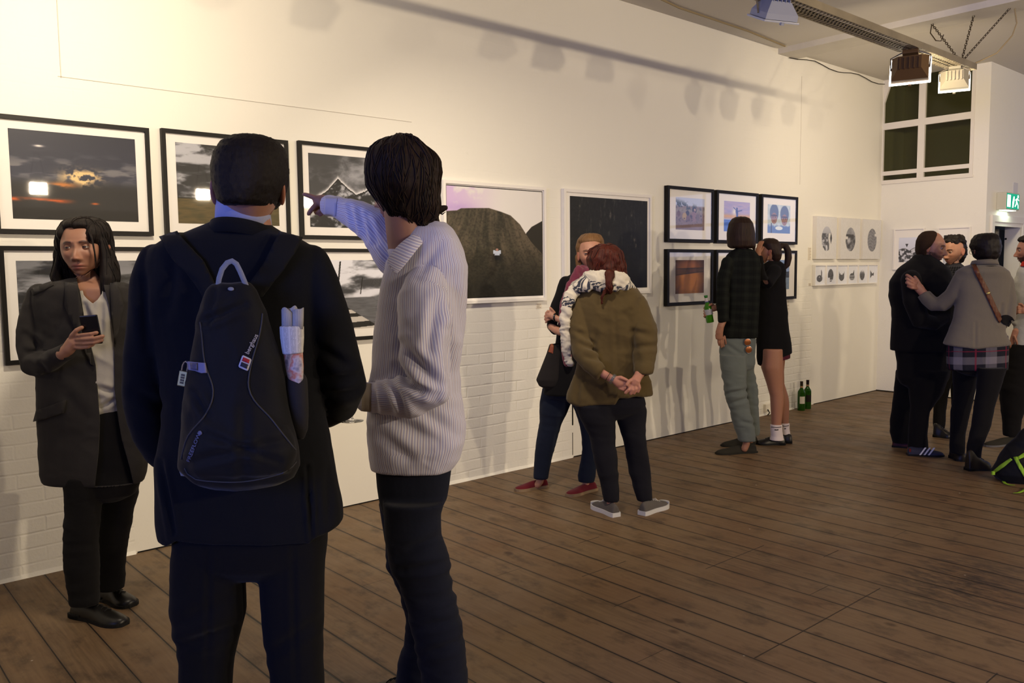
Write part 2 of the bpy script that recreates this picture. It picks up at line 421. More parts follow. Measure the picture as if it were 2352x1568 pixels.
        f.append([n0+j for j in range(nu2)][::-1]); f.append([n0+(nv2-1)*nu2+j for j in range(nu2)])
    v=np.array(v)*sm
    Fx,Fl,Fu=head_axes(yaw,pitch,roll,x,y)
    o=P(x,y,t); w=lambda q: o+q[...,0:1]*Fx+q[...,1:2]*Fl+q[...,2:3]*Fu
    ey=[]
    if eyes:
        for q in (-1,1): ey.append((w(np.array([.0725*sm,q*.031*sm,-.001*sm])),.0128*sm))
    return w(v),f,np.array(cl),ey,(o,Fx,Fl,Fu,sm)
def head_axes(yaw,pitch,roll,x=1176,y=700):
    """yaw 0 = looks at camera, +90 = looks to image right, 180 = away"""
    a,b,c=[math.radians(q) for q in (yaw,pitch,roll)]
    fh=ray(x,y)*np.array([1,1,0]);fh/=np.linalg.norm(fh); rh=np.array([fh[1],-fh[0],0])
    f0=-fh*math.cos(a)+rh*math.sin(a); l0=np.cross(UP,f0)
    fx=f0*math.cos(b)-UP*math.sin(b); u=f0*math.sin(b)+UP*math.cos(b)
    l=l0*math.cos(c)+u*math.sin(c); u2=-l0*math.sin(c)+u*math.cos(c)
    return fx,l,u2
def sphere(c,r,n=14,axis=None,squash=1):
    c=np.array(c); v=[];f=[]; ax=np.array(axis) if axis is not None else UP; ax=ax/np.linalg.norm(ax); a=np.cross(ax,(1,0,.1)); a/=np.linalg.norm(a); b=np.cross(ax,a)
    for i in range(n):
        p=-math.pi/2+math.pi*(i+.5)/n
        for j in range(2*n): q=math.pi*j/n; v.append(c+r*(ax*math.sin(p)*squash+math.cos(p)*(a*math.cos(q)+b*math.sin(q))))
    m=2*n
    for i in range(n-1):
        for j in range(m): f.append((i*m+j,i*m+(j+1)%m,(i+1)*m+(j+1)%m,(i+1)*m+j))
    f.append(tuple(range(m))[::-1]); f.append(tuple((n-1)*m+j for j in range(m)))
    return np.array(v),f
def join(parts):
    """parts: (V,F,cols) -> merged"""
    V=[];Fc=[];Cc=[];n=0
    for v,f,c in parts:
        v=np.asarray(v); V.append(v); Fc+=[tuple(int(i)+n for i in q) for q in f]
        c=np.asarray(c,float); Cc.append(np.tile(c,(len(v),1)) if c.ndim==1 else c); n+=len(v)
    return np.concatenate(V),Fc,np.concatenate(Cc)
def skinmat():
    if 'skin' in MATS: return MATS['skin']
    n=NT('skin'); a=n.attr('Col'); o=n.obj(); f=n.noise(o,70,4)
    c=n.mix(n.math('MULTIPLY',f,.35),a.outputs[0],(.24,.07,.045,1),'MIX')
    c=n.mix(.25,c,a.outputs[0])
    n.bsdf(Base_Color=c,Roughness=.52,Specular_IOR_Level=.35,Subsurface_Weight=.08,Subsurface_Radius=(.01,.004,.002),Normal=n.bump(n.noise(o,500,2),.12,.001))
    MATS['skin']=n.m; return n.m
def eyeparts(root,eyes,Fx,Fu,gz=None):
    """eyeballs with iris and lids, one mesh each"""
    for (c,r) in eyes:
        c=np.asarray(c).reshape(3)
        gx=Fx if gz is None else (Fx+gz)/np.linalg.norm(Fx+gz); v,f=sphere(c,r,12,axis=gx); d=(v-c)@gx/r
        col=np.tile((.36,.32,.29),(len(v),1)); col[d>.72]=(.05,.025,.015); col[d>.955]=(.004,.004,.004)
        mesh_obj('eye',v,f,MATS.get('eye') or eyemat(),root,cols=col)
def eyemat():
    n=NT('eye'); a=n.attr('Col'); n.bsdf(Base_Color=a.outputs[0],Roughness=.15,Specular_IOR_Level=.5); MATS['eye']=n.m; return n.m
def lids(hd,skin,sq=.55):
    """upper & lower lid shells as part of the head mesh"""
    v_,f_,c_,ey,(o,Fx,Fl,Fu,sm)=hd; out=[]
    for (c,r) in ey:
        c=np.asarray(c).reshape(3)
        for sgn,lim in ((1,.24),(-1,.30)):
            V=[];Fc=[]; R=r*1.10; n1,n2=12,7
            for i in range(n2):
                e=lim+(1.5-lim)*i/(n2-1)      # elevation
                for j in range(n1):
                    az=-1.25+2.5*j/(n1-1); ee=(lim*math.cos(az*1.05)*1.0 if i==0 else lim*math.cos(az*1.05)+(1.5-lim*math.cos(az*1.05))*i/(n2-1))
                    V.append(c+R*(Fx*math.cos(ee)*math.cos(az)+Fl*math.cos(ee)*math.sin(az)+Fu*sgn*math.sin(ee)))
            for i in range(n2-1):
                for j in range(n1-1): Fc.append((i*n1+j,i*n1+j+1,(i+1)*n1+j+1,(i+1)*n1+j))
            cc=np.tile(np.array(skin)*.85,(len(V),1)); cc[:n1]=(.02,.012,.01) if sgn>0 else np.array(skin)*.75
            out.append((np.array(V),Fc,cc))
    return out
def body(root,hd,tubes,skin,vox=.008,scale=.78,fine=(),fvox=.003,extra=(),gz=None):
    """one object of joined, overlapping meshes: trunk and limbs under the clothes, neck, head, hands"""
    parts=[]
    if tubes:
        V,Fq=remesh([tube_geo(t,t.get('s',scale)) for t in tubes],vox,3); parts.append((V,Fq,np.array(skin)))
    for g in fine:
        V,Fq=remesh([tube_geo(t) for t in g],fvox,2,.5); px=fbm(V*90,5,2)
        cc=np.tile(np.array(skin),(len(V),1))*(.88+.25*px[:,None]); parts.append((V,Fq,cc))
    if hd is not None: parts.append((hd[0],hd[1],hd[2])); parts+=lids(hd,skin) if hd[3] else []
    parts+=list(extra)
    V,Fc,cc=join(parts)
    o=mesh_obj('body',V,Fc,skinmat(),root,cols=cc)
    if hd is not None and hd[3]: eyeparts(root,hd[3],hd[4][1],hd[4][3],gz)
    return o
def hairmat(name,col,col2,rough=.62,su=900,sv=20,spec=.18):
    if name in MATS: return MATS[name]
    n=NT(name); u=n.attr('cu').outputs['Fac']; v=n.attr('cv').outputs['Fac']
    vec=n.n('ShaderNodeCombineXYZ',X=n.math('MULTIPLY',u,su),Y=n.math('MULTIPLY',v,sv),Z=0.).outputs[0]
    f=n.noise(vec,1,3,.6); c=n.mix(n.ramp(f,[(.38,(0,0,0)),(.68,(1,1,1))]),tuple(lin(col)),tuple(lin(col2)))
    n.bsdf(Base_Color=c,Roughness=rough,Specular_IOR_Level=spec,Normal=n.bump(f,.5,.003)); MATS[name]=n.m; return n.m
def locks(name,strands,m,parent,r=.002,n=5):
    """strands: lists of 3D points -> tapered tubes, one mesh"""
    V=[];Fc=[];U=[];Vv=[];k=0
    for s in strands:
        s=np.array(s); N=len(s); rr=[r*(1-.75*(i/(N-1))**2) for i in range(N)]
        b=MB().tube(s,rr,n); V+=b.v; Fc+=[tuple(i+k for i in q) for q in b.f]; k+=len(b.v); h=RNG.random()*.4
        L=np.concatenate([[0],np.cumsum(np.linalg.norm(np.diff(s,axis=0),axis=1))])
        for i in range(N): U+=[h]*n; Vv+=[L[i]]*n
    return mesh_obj(name,V,Fc,m,parent,attrs={'cu':U,'cv':Vv})
# ---------------------------------------------------------------- shoes
def shoe(root,heel,toe,w=.098,style='derby',m=None,ms=None,ankle=.09,z0=0.,name='shoe',hgt=1.0,extra=True):
    """heel/toe: 3D floor points"""
    h=np.array(heel,float);tq=np.array(toe,float); h[2]=tq[2]=z0; L=np.linalg.norm(tq-h); ax=(tq-h)/L; ay=np.cross(UP,ax)
    low={'derby':1,'boot':1.3,'sneaker':1,'espadrille':.78,'low':.9}[style]
    S=np.array([0,.04,.12,.22,.32,.42,.52,.62,.72,.82,.9,.96,1.0])
    wv=np.array([.52,.62,.68,.68,.66,.68,.78,.90,.98,.96,.82,.60,.30])*w/2*(.92 if style=='derby' else 1)
    hv=np.array([.060,.076,.080,.076,.074,.074,.068,.058,.050,.045,.040,.034,.024])*low*hgt
    if style=='boot': hv=np.array([.10,.12,.125,.122,.11,.095,.078,.066,.058,.053,.048,.040,.028])*hgt
    sole=.018 if style in('espadrille','sneaker') else .014
    if style=='sneaker': sole=.026
    n=20; V=[];Fc=[]
    for i,s in enumerate(S):
        c=h+ax*L*s
        for k in range(n):
            q=2*math.pi*k/n; yy=math.cos(q); zz=math.sin(q)
            if zz<0: z=sole*.6; yw=yy
            else: z=sole*.6+(hv[i]-sole*.6)*zz**.8; yw=yy*(1-.22*zz*(1 if s<.5 else .5))
            V.append(c+ay*wv[i]*yw+UP*z)
    for i in range(len(S)-1):
        for k in range(n): Fc.append((i*n+k,i*n+(k+1)%n,(i+1)*n+(k+1)%n,(i+1)*n+k))
    Fc.append(tuple(range(n))[::-1]); Fc.append(tuple((len(S)-1)*n+k for k in range(n)))
    o=mesh_obj(name,V,Fc,m,root); sb=o.modifiers.new('s','SUBSURF'); sb.levels=1; sb.render_levels=2
    base=np.zeros(3)
    b=MB(); oy=[]
    Ss=np.linspace(0,1,22); ww=np.interp(Ss,S,wv)+.004; pts=[h+ax*(L*(s*1.02-.01))+ay*a for s,a in zip(Ss,ww)]+[h+ax*(L*(s*1.02-.01))-ay*a for s,a in zip(Ss[::-1],ww[::-1])]
    b.prism(pts,UP*sole)
    if style in('derby','boot'):
        so=[p for p in pts]; hp=[h+ax*(L*(s*1.02-.01))+ay*a for s,a in zip(Ss[:6],ww[:6])]+[h+ax*(L*(s*1.02-.01))-ay*a for s,a in zip(Ss[:6][::-1],ww[:6][::-1])]; b.prism(hp,UP*(sole+.008))
    s_=b.build('sole',ms or m,o,smooth=False)
    if extra and style in('derby','sneaker','boot'):
        lc=MB()
        for i in range(4):
            s=.44+.075*i; c=h+ax*L*s; z=np.interp(s,S,hv)+.001; hw=np.interp(s,S,wv)*.33
            lc.tube([c-ay*hw+UP*(z-.003),c+UP*(z+.002),c+ax*.008+ay*hw+UP*(z-.003)],.0022,6)
        if style!='boot':
            c=h+ax*L*.43; z=np.interp(.43,S,hv)+.004
            for q in(-1,1): lc.tube([c+UP*z,c+ay*q*.02+UP*(z+.008)+ax*.004,c+ay*q*.028+UP*(z-.002)+ax*.012,c+ay*q*.01+UP*z+ax*.004],.0018,6)
        lc.build('laces',mat('lace_white',(200,196,188)) if style=='sneaker' else mat('lace_black',(16,15,15)),o,smooth=True)
    return o

# ---------------------------------------------------------------- surface tools
from mathutils.bvhtree import BVHTree
_bv={}
def bvh(o):
    if o.name not in _bv:
        base=np.zeros(3); q=o
        while q is not None: base=base+np.array(q.location); q=q.parent
        me=o.data; V=np.empty(len(me.vertices)*3); me.vertices.foreach_get('co',V); V=V.reshape(-1,3)+base
        _bv[o.name]=BVHTree.FromPolygons([tuple(v) for v in V],[tuple(p.vertices) for p in me.polygons])
    return _bv[o.name]
def hit(o,x,y,off=.003):
    d=ray(x,y); d=d/np.linalg.norm(d); l,n,i,ds=bvh(o).ray_cast(Vector(C),Vector(d))
    if l is None: l,n,i,ds=bvh(o).find_nearest(Vector(P(x,y,2.0)) if False else Vector(C+d*hit.last)); 
    else: hit.last=ds
    n=np.array(n)
    if n@d>0: n=-n
    return np.array(l)+n*off
hit.last=3.0
def patch(name,poly,target,m,parent,off=.004,thick=.002,step=10,sub=None,attrs=True):
    """cloth piece, print or badge lying on a surface; outline traced on it"""
    bm=bmesh.new(); polys=poly if isinstance(poly[0][0],(tuple,list)) else [poly]
    for pl in polys: bm.faces.new([bm.verts.new((p[0],p[1],0)) for p in pl])
    xs=[v.co.x for v in bm.verts]; ys=[v.co.y for v in bm.verts]
    x=min(xs)+step
    while x<max(xs): bmesh.ops.bisect_plane(bm,geom=bm.verts[:]+bm.edges[:]+bm.faces[:],plane_co=(x,0,0),plane_no=(1,0,0)); x+=step
    y=min(ys)+step
    while y<max(ys): bmesh.ops.bisect_plane(bm,geom=bm.verts[:]+bm.edges[:]+bm.faces[:],plane_co=(0,y,0),plane_no=(0,1,0)); y+=step
    v=[];
    for q in bm.verts: v.append(hit(target,q.co.x,q.co.y,off))
    bm.verts.index_update(); f=[[q.index for q in k.verts] for k in bm.faces]; bm.free()
    pv=np.array(v); n=np.cross(pv[f[0][1]]-pv[f[0][0]],pv[f[0][2]]-pv[f[0][1]])
    if n@(pv[0]-C)>0: f=[k[::-1] for k in f]
    o=mesh_obj(name,v,f,m,parent,smooth=True,base=None if parent else np.mean(v,0))
    md=o.modifiers.new('thickness','SOLIDIFY'); md.thickness=thick; md.offset=-1
    return o
def seam(name,pts,target,m,parent,r=.0015,off=.001,n=6,step=12,closed=False):
    A=resample([(p[0],p[1],0,0,0) for p in pts],step); q=[hit(target,a[0],a[1],off) for a in A]
    return MB().tube(q,r,n,closed=closed).build(name,m,parent,smooth=True)
def loop2(cx,cy,rx,ry,n=20,rot=0):
    c_,s_=math.cos(math.radians(rot)),math.sin(math.radians(rot))
    return [(cx+rx*math.cos(a)*c_-ry*math.sin(a)*s_,cy+rx*math.cos(a)*s_+ry*math.sin(a)*c_) for a in [2*math.pi*k/n for k in range(n)]]
def textdecal(name,body_,org,xd,h,target,m,parent,off=.003,bold=0):
    """org: px of baseline start; xd: px vector per em along the baseline"""
    cu=bpy.data.curves.new('t','FONT'); cu.body=body_; cu.size=1; cu.offset=bold; cu.resolution_u=3
    o=bpy.data.objects.new('t',cu); COL.objects.link(o); dg=bpy.context.evaluated_depsgraph_get(); me=bpy.data.meshes.new_from_object(o.evaluated_get(dg))
    xd=np.array(xd,float); L=np.linalg.norm(xd); yd=np.array([xd[1],-xd[0]])/L*h
    v=[hit(target,*(np.array(org)+xd*q.co.x+yd*q.co.y),off) for q in me.vertices]; f=[tuple(p.vertices) for p in me.polygons]
    bpy.data.objects.remove(o)
    return mesh_obj(name,v,f,m,parent,smooth=False)
def strands(o,n,length,r,gy=None,jit=.25,steps=9,seed=1,region=None,lift=.0015):
    """long locks traced down over a hair volume, joined to it"""
    rg=np.random.default_rng(seed); base=np.zeros(3); q=o
    while q is not None: base=base+np.array(q.location); q=q.parent
    me=o.data; V=np.empty(len(me.vertices)*3); me.vertices.foreach_get('co',V); V=V.reshape(-1,3)+base; bv=bvh(o); out=[]
    px=proj(V); ok=np.ones(len(V),bool) if region is None else region(px,V); idx=np.where(ok)[0]; ctr=V.mean(0)
    for i in rg.choice(idx,n):
        p=V[i].copy(); s=[p]; L=length*rg.uniform(.6,1.2); dirp=np.array([0,0,-1.])+rg.normal(0,jit,3)
        for k in range(steps):
            l,nn,_,_=bv.find_nearest(Vector(p)); nn=np.array(nn); 
            if nn@(np.array(l)-ctr)<0: nn=-nn
            g=dirp-nn*(dirp@nn); gl=np.linalg.norm(g)
            if gl<.2: g=dirp*.4+nn*.2; gl=np.linalg.norm(g)
            p=p+g/gl*L/steps; l2,n2,_,_=bv.find_nearest(Vector(p)); l2=np.array(l2); n2=np.array(n2)
            if n2@(l2-ctr)<0: n2=-n2
            if np.linalg.norm(l2-p)<.02: p=l2+n2*lift
            s.append(p)
        out.append(s)
    bm=bmesh.new(); bm.from_mesh(me); cu=bm.verts.layers.float.get('cu'); cv=bm.verts.layers.float.get('cv')
    for s in out:
        N=len(s); rr=[r*(.35+.65*math.sin(math.pi*min(1,(j+.6)/(N-1)))**.6) if j<N-1 else r*.2 for j in range(N)]
        t=MB().tube(s,rr,5); vs=[bm.verts.new(Vector(np.array(a)-base)) for a in t.v]; h=rg.random()
        for j,vv in enumerate(vs): vv[cu]=h; vv[cv]=(j//5)*L/N
        for f in t.f:
            try: bm.faces.new([vs[k] for k in f]).smooth=True
            except ValueError: pass
    bm.to_mesh(me); bm.free()
S0=0.
def TT(pts,**k): return T([(p[0],p[1],p[2]+S0)+tuple(p[3:]) for p in pts],**k)
def WW(rows,**k): return Wd([(r[0],r[1],r[2],(r[3] if len(r)>3 else 0)+S0,(r[4] if len(r)>4 else .6)) for r in rows],**k)
def kk(rows,ds,k): return [(r[0],r[1],r[2],(r[3] if len(r)>3 else ds),(r[4] if len(r)>4 else k)) for r in rows]
def dd(rows,ds,D):
    out=[]
    for i,r in enumerate(rows):
        w=(r[2]-r[1])/2*dep((r[1]+r[2])/2,r[0],ds+S0)/F; d=D if not hasattr(D,'__len__') else D[min(i,len(D)-1)]
        out.append((r[0],r[1],r[2],ds,d/w))
    return out
def EE(x,y,ds,rx,ry,rd): return El(x,y,S0+ds,rx,ry,rd)
def person(x,yf,label): return empty('person',tuple(onfloor(x,yf)*np.array([1,1,0])),label,'person',None)
def ringband(name,c,a,b,h,m,parent,tilt=0.,flare=.0,th=.004,n=36,gap=None,lean=0.):
    """collar / bracelet: c centre, a,b radii (across, deep), h height"""
    V=[];Fc=[]
    ks=range(n)
    for k in ks:
        q=2*math.pi*k/n; nx=math.sin(q); ny=-math.cos(q)
        base=np.array(c)+RH*a*nx+FH*b*ny+UP*(tilt*-ny+lean*nx)
        out=RH*nx+FH*ny
        for (rr,zz) in ((flare,0),(0,h),(-th,h),(flare-th,0)): V.append(base+out*rr+UP*zz)
    for k in ks:
        j=(k+1)%n
        for e in range(4): Fc.append((k*4+e,k*4+(e+1)%4,j*4+(e+1)%4,j*4+e))
    return mesh_obj(name,V,Fc,m,parent,attrs=None)

def hang_hand(x,y,ds,k,side=1):
    """relaxed hand hanging down, wrist at x,y; k: px per cm"""
    g=[TT([(x,y-3*k,ds,2.7*k,.8),(x,y+1*k,ds,2.8*k,.6),(x,y+4.5*k,ds,4.0*k,.38),(x,y+8*k,ds,4.1*k,.34)],n=14)]
    for i,L in enumerate((6.6,7.4,6.9,5.4)):
        fx=x+side*(-3.0+2.0*i)*k; g.append(TT([(fx,y+7.5*k,ds,.95*k),(fx,y+(8+L*.5)*k,ds-.008,.88*k),(fx,y+(8+L)*k,ds-.022,.75*k)],n=10))
    g.append(TT([(x-side*2.6*k,y+2.5*k,ds,1.2*k),(x-side*4.6*k,y+5*k,ds-.012,1.05*k),(x-side*5.0*k,y+8.2*k,ds-.02,.85*k)],n=10)); return g
# ================================================================ ROOM
XC=9.885; ZC=3.656; YD=-1.154
# joints seen in the boards (plank-end cuts), world y, x-range
def _j(a,b): p,q=onfloor(*a),onfloor(*b); return ((p[1]+q[1])/2,min(p[0],q[0]),max(p[0],q[0]))
JO=[_j((1738,1513),(2017,1349)),_j((1340,1325),(1435,1287)),_j((1625,1307),(1751,1251)),_j((1330,1248),(1375,1232)),_j((1413,1393),(1470,1367)),_j((1893,1279),(1925,1263)),_j((2265,1568),(2290,1545))]
def floor_mat():
    n=NT('old_floorboards'); tc=n.n('ShaderNodeTexCoord').outputs['Object']; s=n.n('ShaderNodeSeparateXYZ',Vector=tc).outputs; X,Y=s[0],s[1]
    M_=n.math; pw=.182
    wob=M_('MULTIPLY',M_('SUBTRACT',n.noise(n.n('ShaderNodeMapping',Vector=tc,Scale=(1.5,.6,1)).outputs[0],1,2),.5),.018)
    xs=M_('DIVIDE',M_('ADD',X,wob),pw); idx=M_('FLOOR',xs); fx=M_('SUBTRACT',xs,idx)
    rnd=n.n('ShaderNodeTexWhiteNoise',{'noise_dimensions':'1D'},W=idx).outputs[0]
    rnd2=n.n('ShaderNodeTexWhiteNoise',{'noise_dimensions':'1D'},W=M_('ADD',idx,71.3)).outputs[0]
    dg=M_('MULTIPLY',M_('MINIMUM',fx,M_('SUBTRACT',1.,fx)),pw)
    gw=M_('ADD',.0030,M_('MULTIPLY',M_('POWER',rnd2,2.),.005))
    gap=M_('MULTIPLY',M_('SUBTRACT',1.,M_('DIVIDE',dg,gw),clamp=True),2.2,clamp=True); edge=M_('SUBTRACT',1.,M_('DIVIDE',dg,.016),clamp=True)
    yy=M_('DIVIDE',M_('ADD',Y,M_('MULTIPLY',rnd,3.3)),3.4); fy=M_('FRACT',yy); iy=M_('FLOOR',yy)
    dj=M_('MULTIPLY',M_('MINIMUM',fy,M_('SUBTRACT',1.,fy)),3.4); jt=M_('SUBTRACT',1.,M_('DIVIDE',dj,.0022),clamp=True)
    jt=M_('MULTIPLY',jt,M_('GREATER_THAN',rnd2,.45))
    lines=M_('MAXIMUM',gap,jt)
    for (y,x0,x1) in JO:
        m=M_('MULTIPLY',M_('SUBTRACT',1.,M_('DIVIDE',M_('ABSOLUTE',M_('SUBTRACT',Y,y)),.0045),clamp=True),M_('MULTIPLY',M_('GREATER_THAN',X,x0),M_('LESS_THAN',X,x1)))
        lines=M_('MAXIMUM',lines,m)
    br=n.n('ShaderNodeTexWhiteNoise',{'noise_dimensions':'2D'},Vector=n.n('ShaderNodeCombineXYZ',X=idx,Y=M_('MULTIPLY',iy,1.7),Z=0.).outputs[0]).outputs[0]
    off=n.n('ShaderNodeCombineXYZ',X=X,Y=M_('ADD',Y,M_('MULTIPLY',rnd,9.)),Z=rnd).outputs[0]
    gr=n.noise(n.n('ShaderNodeMapping',Vector=off,Scale=(60,4,1)).outputs[0],1,4,.6,.3)
    bl=n.noise(tc,1.1,5,.6); sp=n.noise(n.n('ShaderNodeMapping',Vector=tc,Scale=(9,5,1)).outputs[0],1,5,.65)
    c=n.ramp(gr,[(.3,(.080,.048,.026)),(.7,(.185,.117,.064))])
    c=n.mix(M_('MULTIPLY',br,.5),c,(.15,.080,.038,1))
    c=n.mix(n.ramp(bl,[(.35,(0,0,0)),(.62,(1,1,1))]),c,n.mix(.55,c,(.19,.13,.07,1)))
    c=n.mix(M_('MULTIPLY',n.ramp(sp,[(.52,(0,0,0)),(.68,(1,1,1))]),.6),c,(.035,.022,.014,1))
    kn=n.n('ShaderNodeTexVoronoi',Vector=n.n('ShaderNodeMapping',Vector=tc,Scale=(3.2,2.3,1)).outputs[0],Scale=1.,Randomness=1.).outputs[0]
    c=n.mix(M_('MULTIPLY',n.ramp(kn,[(.045,(1,1,1)),(.085,(0,0,0))]),.7),c,(.030,.012,.006,1))
    # dark worn patch right foreground, pale paint specks
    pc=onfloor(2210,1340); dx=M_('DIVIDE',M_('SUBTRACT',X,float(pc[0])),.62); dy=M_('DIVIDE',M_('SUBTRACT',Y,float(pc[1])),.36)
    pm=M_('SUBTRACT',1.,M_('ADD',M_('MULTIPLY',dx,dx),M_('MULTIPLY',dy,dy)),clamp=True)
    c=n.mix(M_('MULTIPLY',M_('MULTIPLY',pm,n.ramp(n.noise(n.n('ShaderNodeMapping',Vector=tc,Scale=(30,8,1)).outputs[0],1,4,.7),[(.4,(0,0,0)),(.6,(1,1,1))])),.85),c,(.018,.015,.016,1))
    ws=n.n('ShaderNodeTexVoronoi',Vector=tc,Scale=4.5,Randomness=1.).outputs[0]
    c=n.mix(M_('MULTIPLY',n.ramp(ws,[(.018,(1,1,1)),(.03,(0,0,0))]),n.ramp(n.noise(tc,2.3,2),[(.5,(0,0,0)),(.58,(1,1,1))])),c,(.5,.46,.38,1))
    c=n.mix(M_('MULTIPLY',edge,.45),c,(.035,.022,.014,1)); c=n.mix(lines,c,(.008,.005,.004,1))
    h=M_('SUBTRACT',M_('ADD',M_('MULTIPLY',gr,.25),M_('MULTIPLY',n.noise(tc,7,3),.5)),M_('MULTIPLY',lines,2.5))
    rg=n.ramp(n.noise(tc,3,5,.65),[(.3,(.42,.42,.42)),(.7,(.66,.66,.66))])
    n.bsdf(Base_Color=c,Roughness=rg,Specular_IOR_Level=.32,Normal=n.bump(h,.35,.003)); return n.m
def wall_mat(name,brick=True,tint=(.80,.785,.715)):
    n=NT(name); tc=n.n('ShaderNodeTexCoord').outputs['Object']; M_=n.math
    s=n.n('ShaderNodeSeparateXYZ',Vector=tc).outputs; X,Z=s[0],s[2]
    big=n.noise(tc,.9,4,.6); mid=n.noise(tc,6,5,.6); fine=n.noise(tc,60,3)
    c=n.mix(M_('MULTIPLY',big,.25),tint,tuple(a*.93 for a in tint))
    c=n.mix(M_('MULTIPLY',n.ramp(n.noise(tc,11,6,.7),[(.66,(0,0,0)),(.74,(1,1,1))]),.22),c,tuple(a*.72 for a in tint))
    h=M_('ADD',M_('MULTIPLY',mid,.5),M_('MULTIPLY',fine,.12)); st=.25
    if brick:
        v=n.n('ShaderNodeCombineXYZ',X=X,Y=Z,Z=0.).outputs[0]
        v=n.n('ShaderNodeVectorMath',{'operation':'ADD'},_0=v,_1=n.n('ShaderNodeVectorMath',{'operation':'SCALE'},_0=n.n('ShaderNodeTexNoise',Vector=tc,Scale=3.,Detail=3.).outputs[1],Scale=.022).outputs[0]).outputs[0]
        b=n.n('ShaderNodeTexBrick',Vector=v,Scale=1.,Mortar_Size=.009,Mortar_Smooth=1.0,Brick_Width=.235,Row_Height=.076,Bias=0.); fac=b.outputs['Fac']
        def rng(a,b_,w=.03): return M_('MULTIPLY',M_('SMOOTHSTEP' if False else 'GREATER_THAN',X,a),M_('LESS_THAN',X,b_))
        low=n.n('ShaderNodeMapRange',Value=Z,_1=1.35,_2=.9,_3=.22,_4=1.).outputs[0]
        m=M_('ADD',M_('ADD',rng(-9.,1.35),rng(3.35,4.687)),rng(6.95,8.35),clamp=True)
        m=M_('MULTIPLY',m,M_('MULTIPLY',low,n.ramp(n.noise(tc,1.7,3),[(.3,(.35,.35,.35)),(.6,(1,1,1))])))
        h=M_('SUBTRACT',M_('MULTIPLY',h,M_('ADD',.35,m)),M_('MULTIPLY',fac,M_('MULTIPLY',M_('MULTIPLY',m,n.ramp(n.noise(tc,5,3),[(.35,(.1,.1,.1)),(.6,(1,1,1))])),.4)))
    n.bsdf(Base_Color=c,Roughness=.62,Specular_IOR_Level=.25,Normal=n.bump(h,.8,.009)); return n.m
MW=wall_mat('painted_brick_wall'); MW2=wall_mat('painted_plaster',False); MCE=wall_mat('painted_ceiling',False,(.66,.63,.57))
MTR=mat('trim_paint',(.74,.71,.65),.5,var=.04)
def struct(name,a,b,m,cut_=None):
    o=MB().box(a,b).build(name,m,base=np.zeros(3)); return meta(o,kind='structure')
struct('floor',(-4.2,-14.2,-.12),(14.2,.15,0),floor_mat())
struct('wall_left',(-4.2,0,0),(14.2,.2,3.8),MW)
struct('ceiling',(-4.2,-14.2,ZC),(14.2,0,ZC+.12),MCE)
b=MB(); 
b.box((XC,YD,0),(XC+.1,0,2.478)); b.box((XC,YD,2.478),(XC+.1,-1.005,ZC)); o=b.build('wall_back',MW2,base=np.zeros(3)); meta(o,kind='structure')
b=MB(); b.box((XC+.1,YD,0),(10.09,YD+.12,ZC)); b.box((10.09,YD,1.97),(10.98,YD+.12,ZC)); b.box((10.98,YD,0),(14.1,YD+.12,ZC)); o=b.build('wall_door_side',MW2,base=np.zeros(3)); meta(o,kind='structure')
struct('wall_far',(14.1,-14.2,0),(14.2,YD,ZC),MW2)
struct('wall_right',(-4.2,-14.2,0),(14.1,-14.1,ZC),MW2)
struct('wall_near',(-4.2,-14.1,0),(-4.1,0,ZC),MW2)
o=struct('trim_1',(7.60,-12.0,ZC-.055),(7.93,0,ZC),mat('beam_paint',(.60,.57,.50),.7,var=.12,bump=.3,nscale=20)) ; 
# thin vertical joint between boards and its dark gap, skirting lip and cable run
b=MB(); b.box((4.683,-.004,.26),(4.694,0,.56)); b.box((4.686,-.003,.02),(4.690,0,.20)); meta(b.build('trim_2',mat('gap_dark',(12,10,9)),base=np.zeros(3)),kind='structure')
b=MB()
for x0,x1 in ((1.36,3.32),(4.70,6.93),(8.42,XC)): b.box((x0,-.0025,0),(x1,0,.007))
meta(b.build('baseboard_left',mat('gap_dark',(12,10,9)),base=np.zeros(3)),kind='structure')
b=MB()   # lumpy plaster fillet where brick meets the floor
for x0,x1 in ((-4.1,1.35),(3.33,4.68),(6.95,8.0)):
    n_=max(2,int((x1-x0)/.06)); 
    for i in range(n_):
        xa=x0+(x1-x0)*i/n_; xb=x0+(x1-x0)*(i+1)/n_; h=.018+.003*math.sin(i*.7)
        b.prism([(xa,0,0),(xa,-.016-.002*math.sin(i*.5),0),(xa,0,h)],(xb-xa,0,0))
meta(b.build('trim_3',MW2,base=np.zeros(3)),kind='structure')
b=MB(); b.box((XC-.006,YD,0),(XC,0,.012)); meta(b.build('baseboard_back',mat('gap_dark',(12,10,9)),base=np.zeros(3)),kind='structure')
# upper board joints, their shadow lines drawn as tinted strips
b=MB(); b.box((1.112,-.0035,2.47),(1.116,0,3.4)); b.box((1.1,-.0035,2.474),(3.2,0,2.477)); b.box((8.05,-.003,2.35),(8.054,0,3.45))
meta(b.build('trim_4',mat('joint_shade',(.58,.55,.49),.8),base=np.zeros(3)),kind='structure')
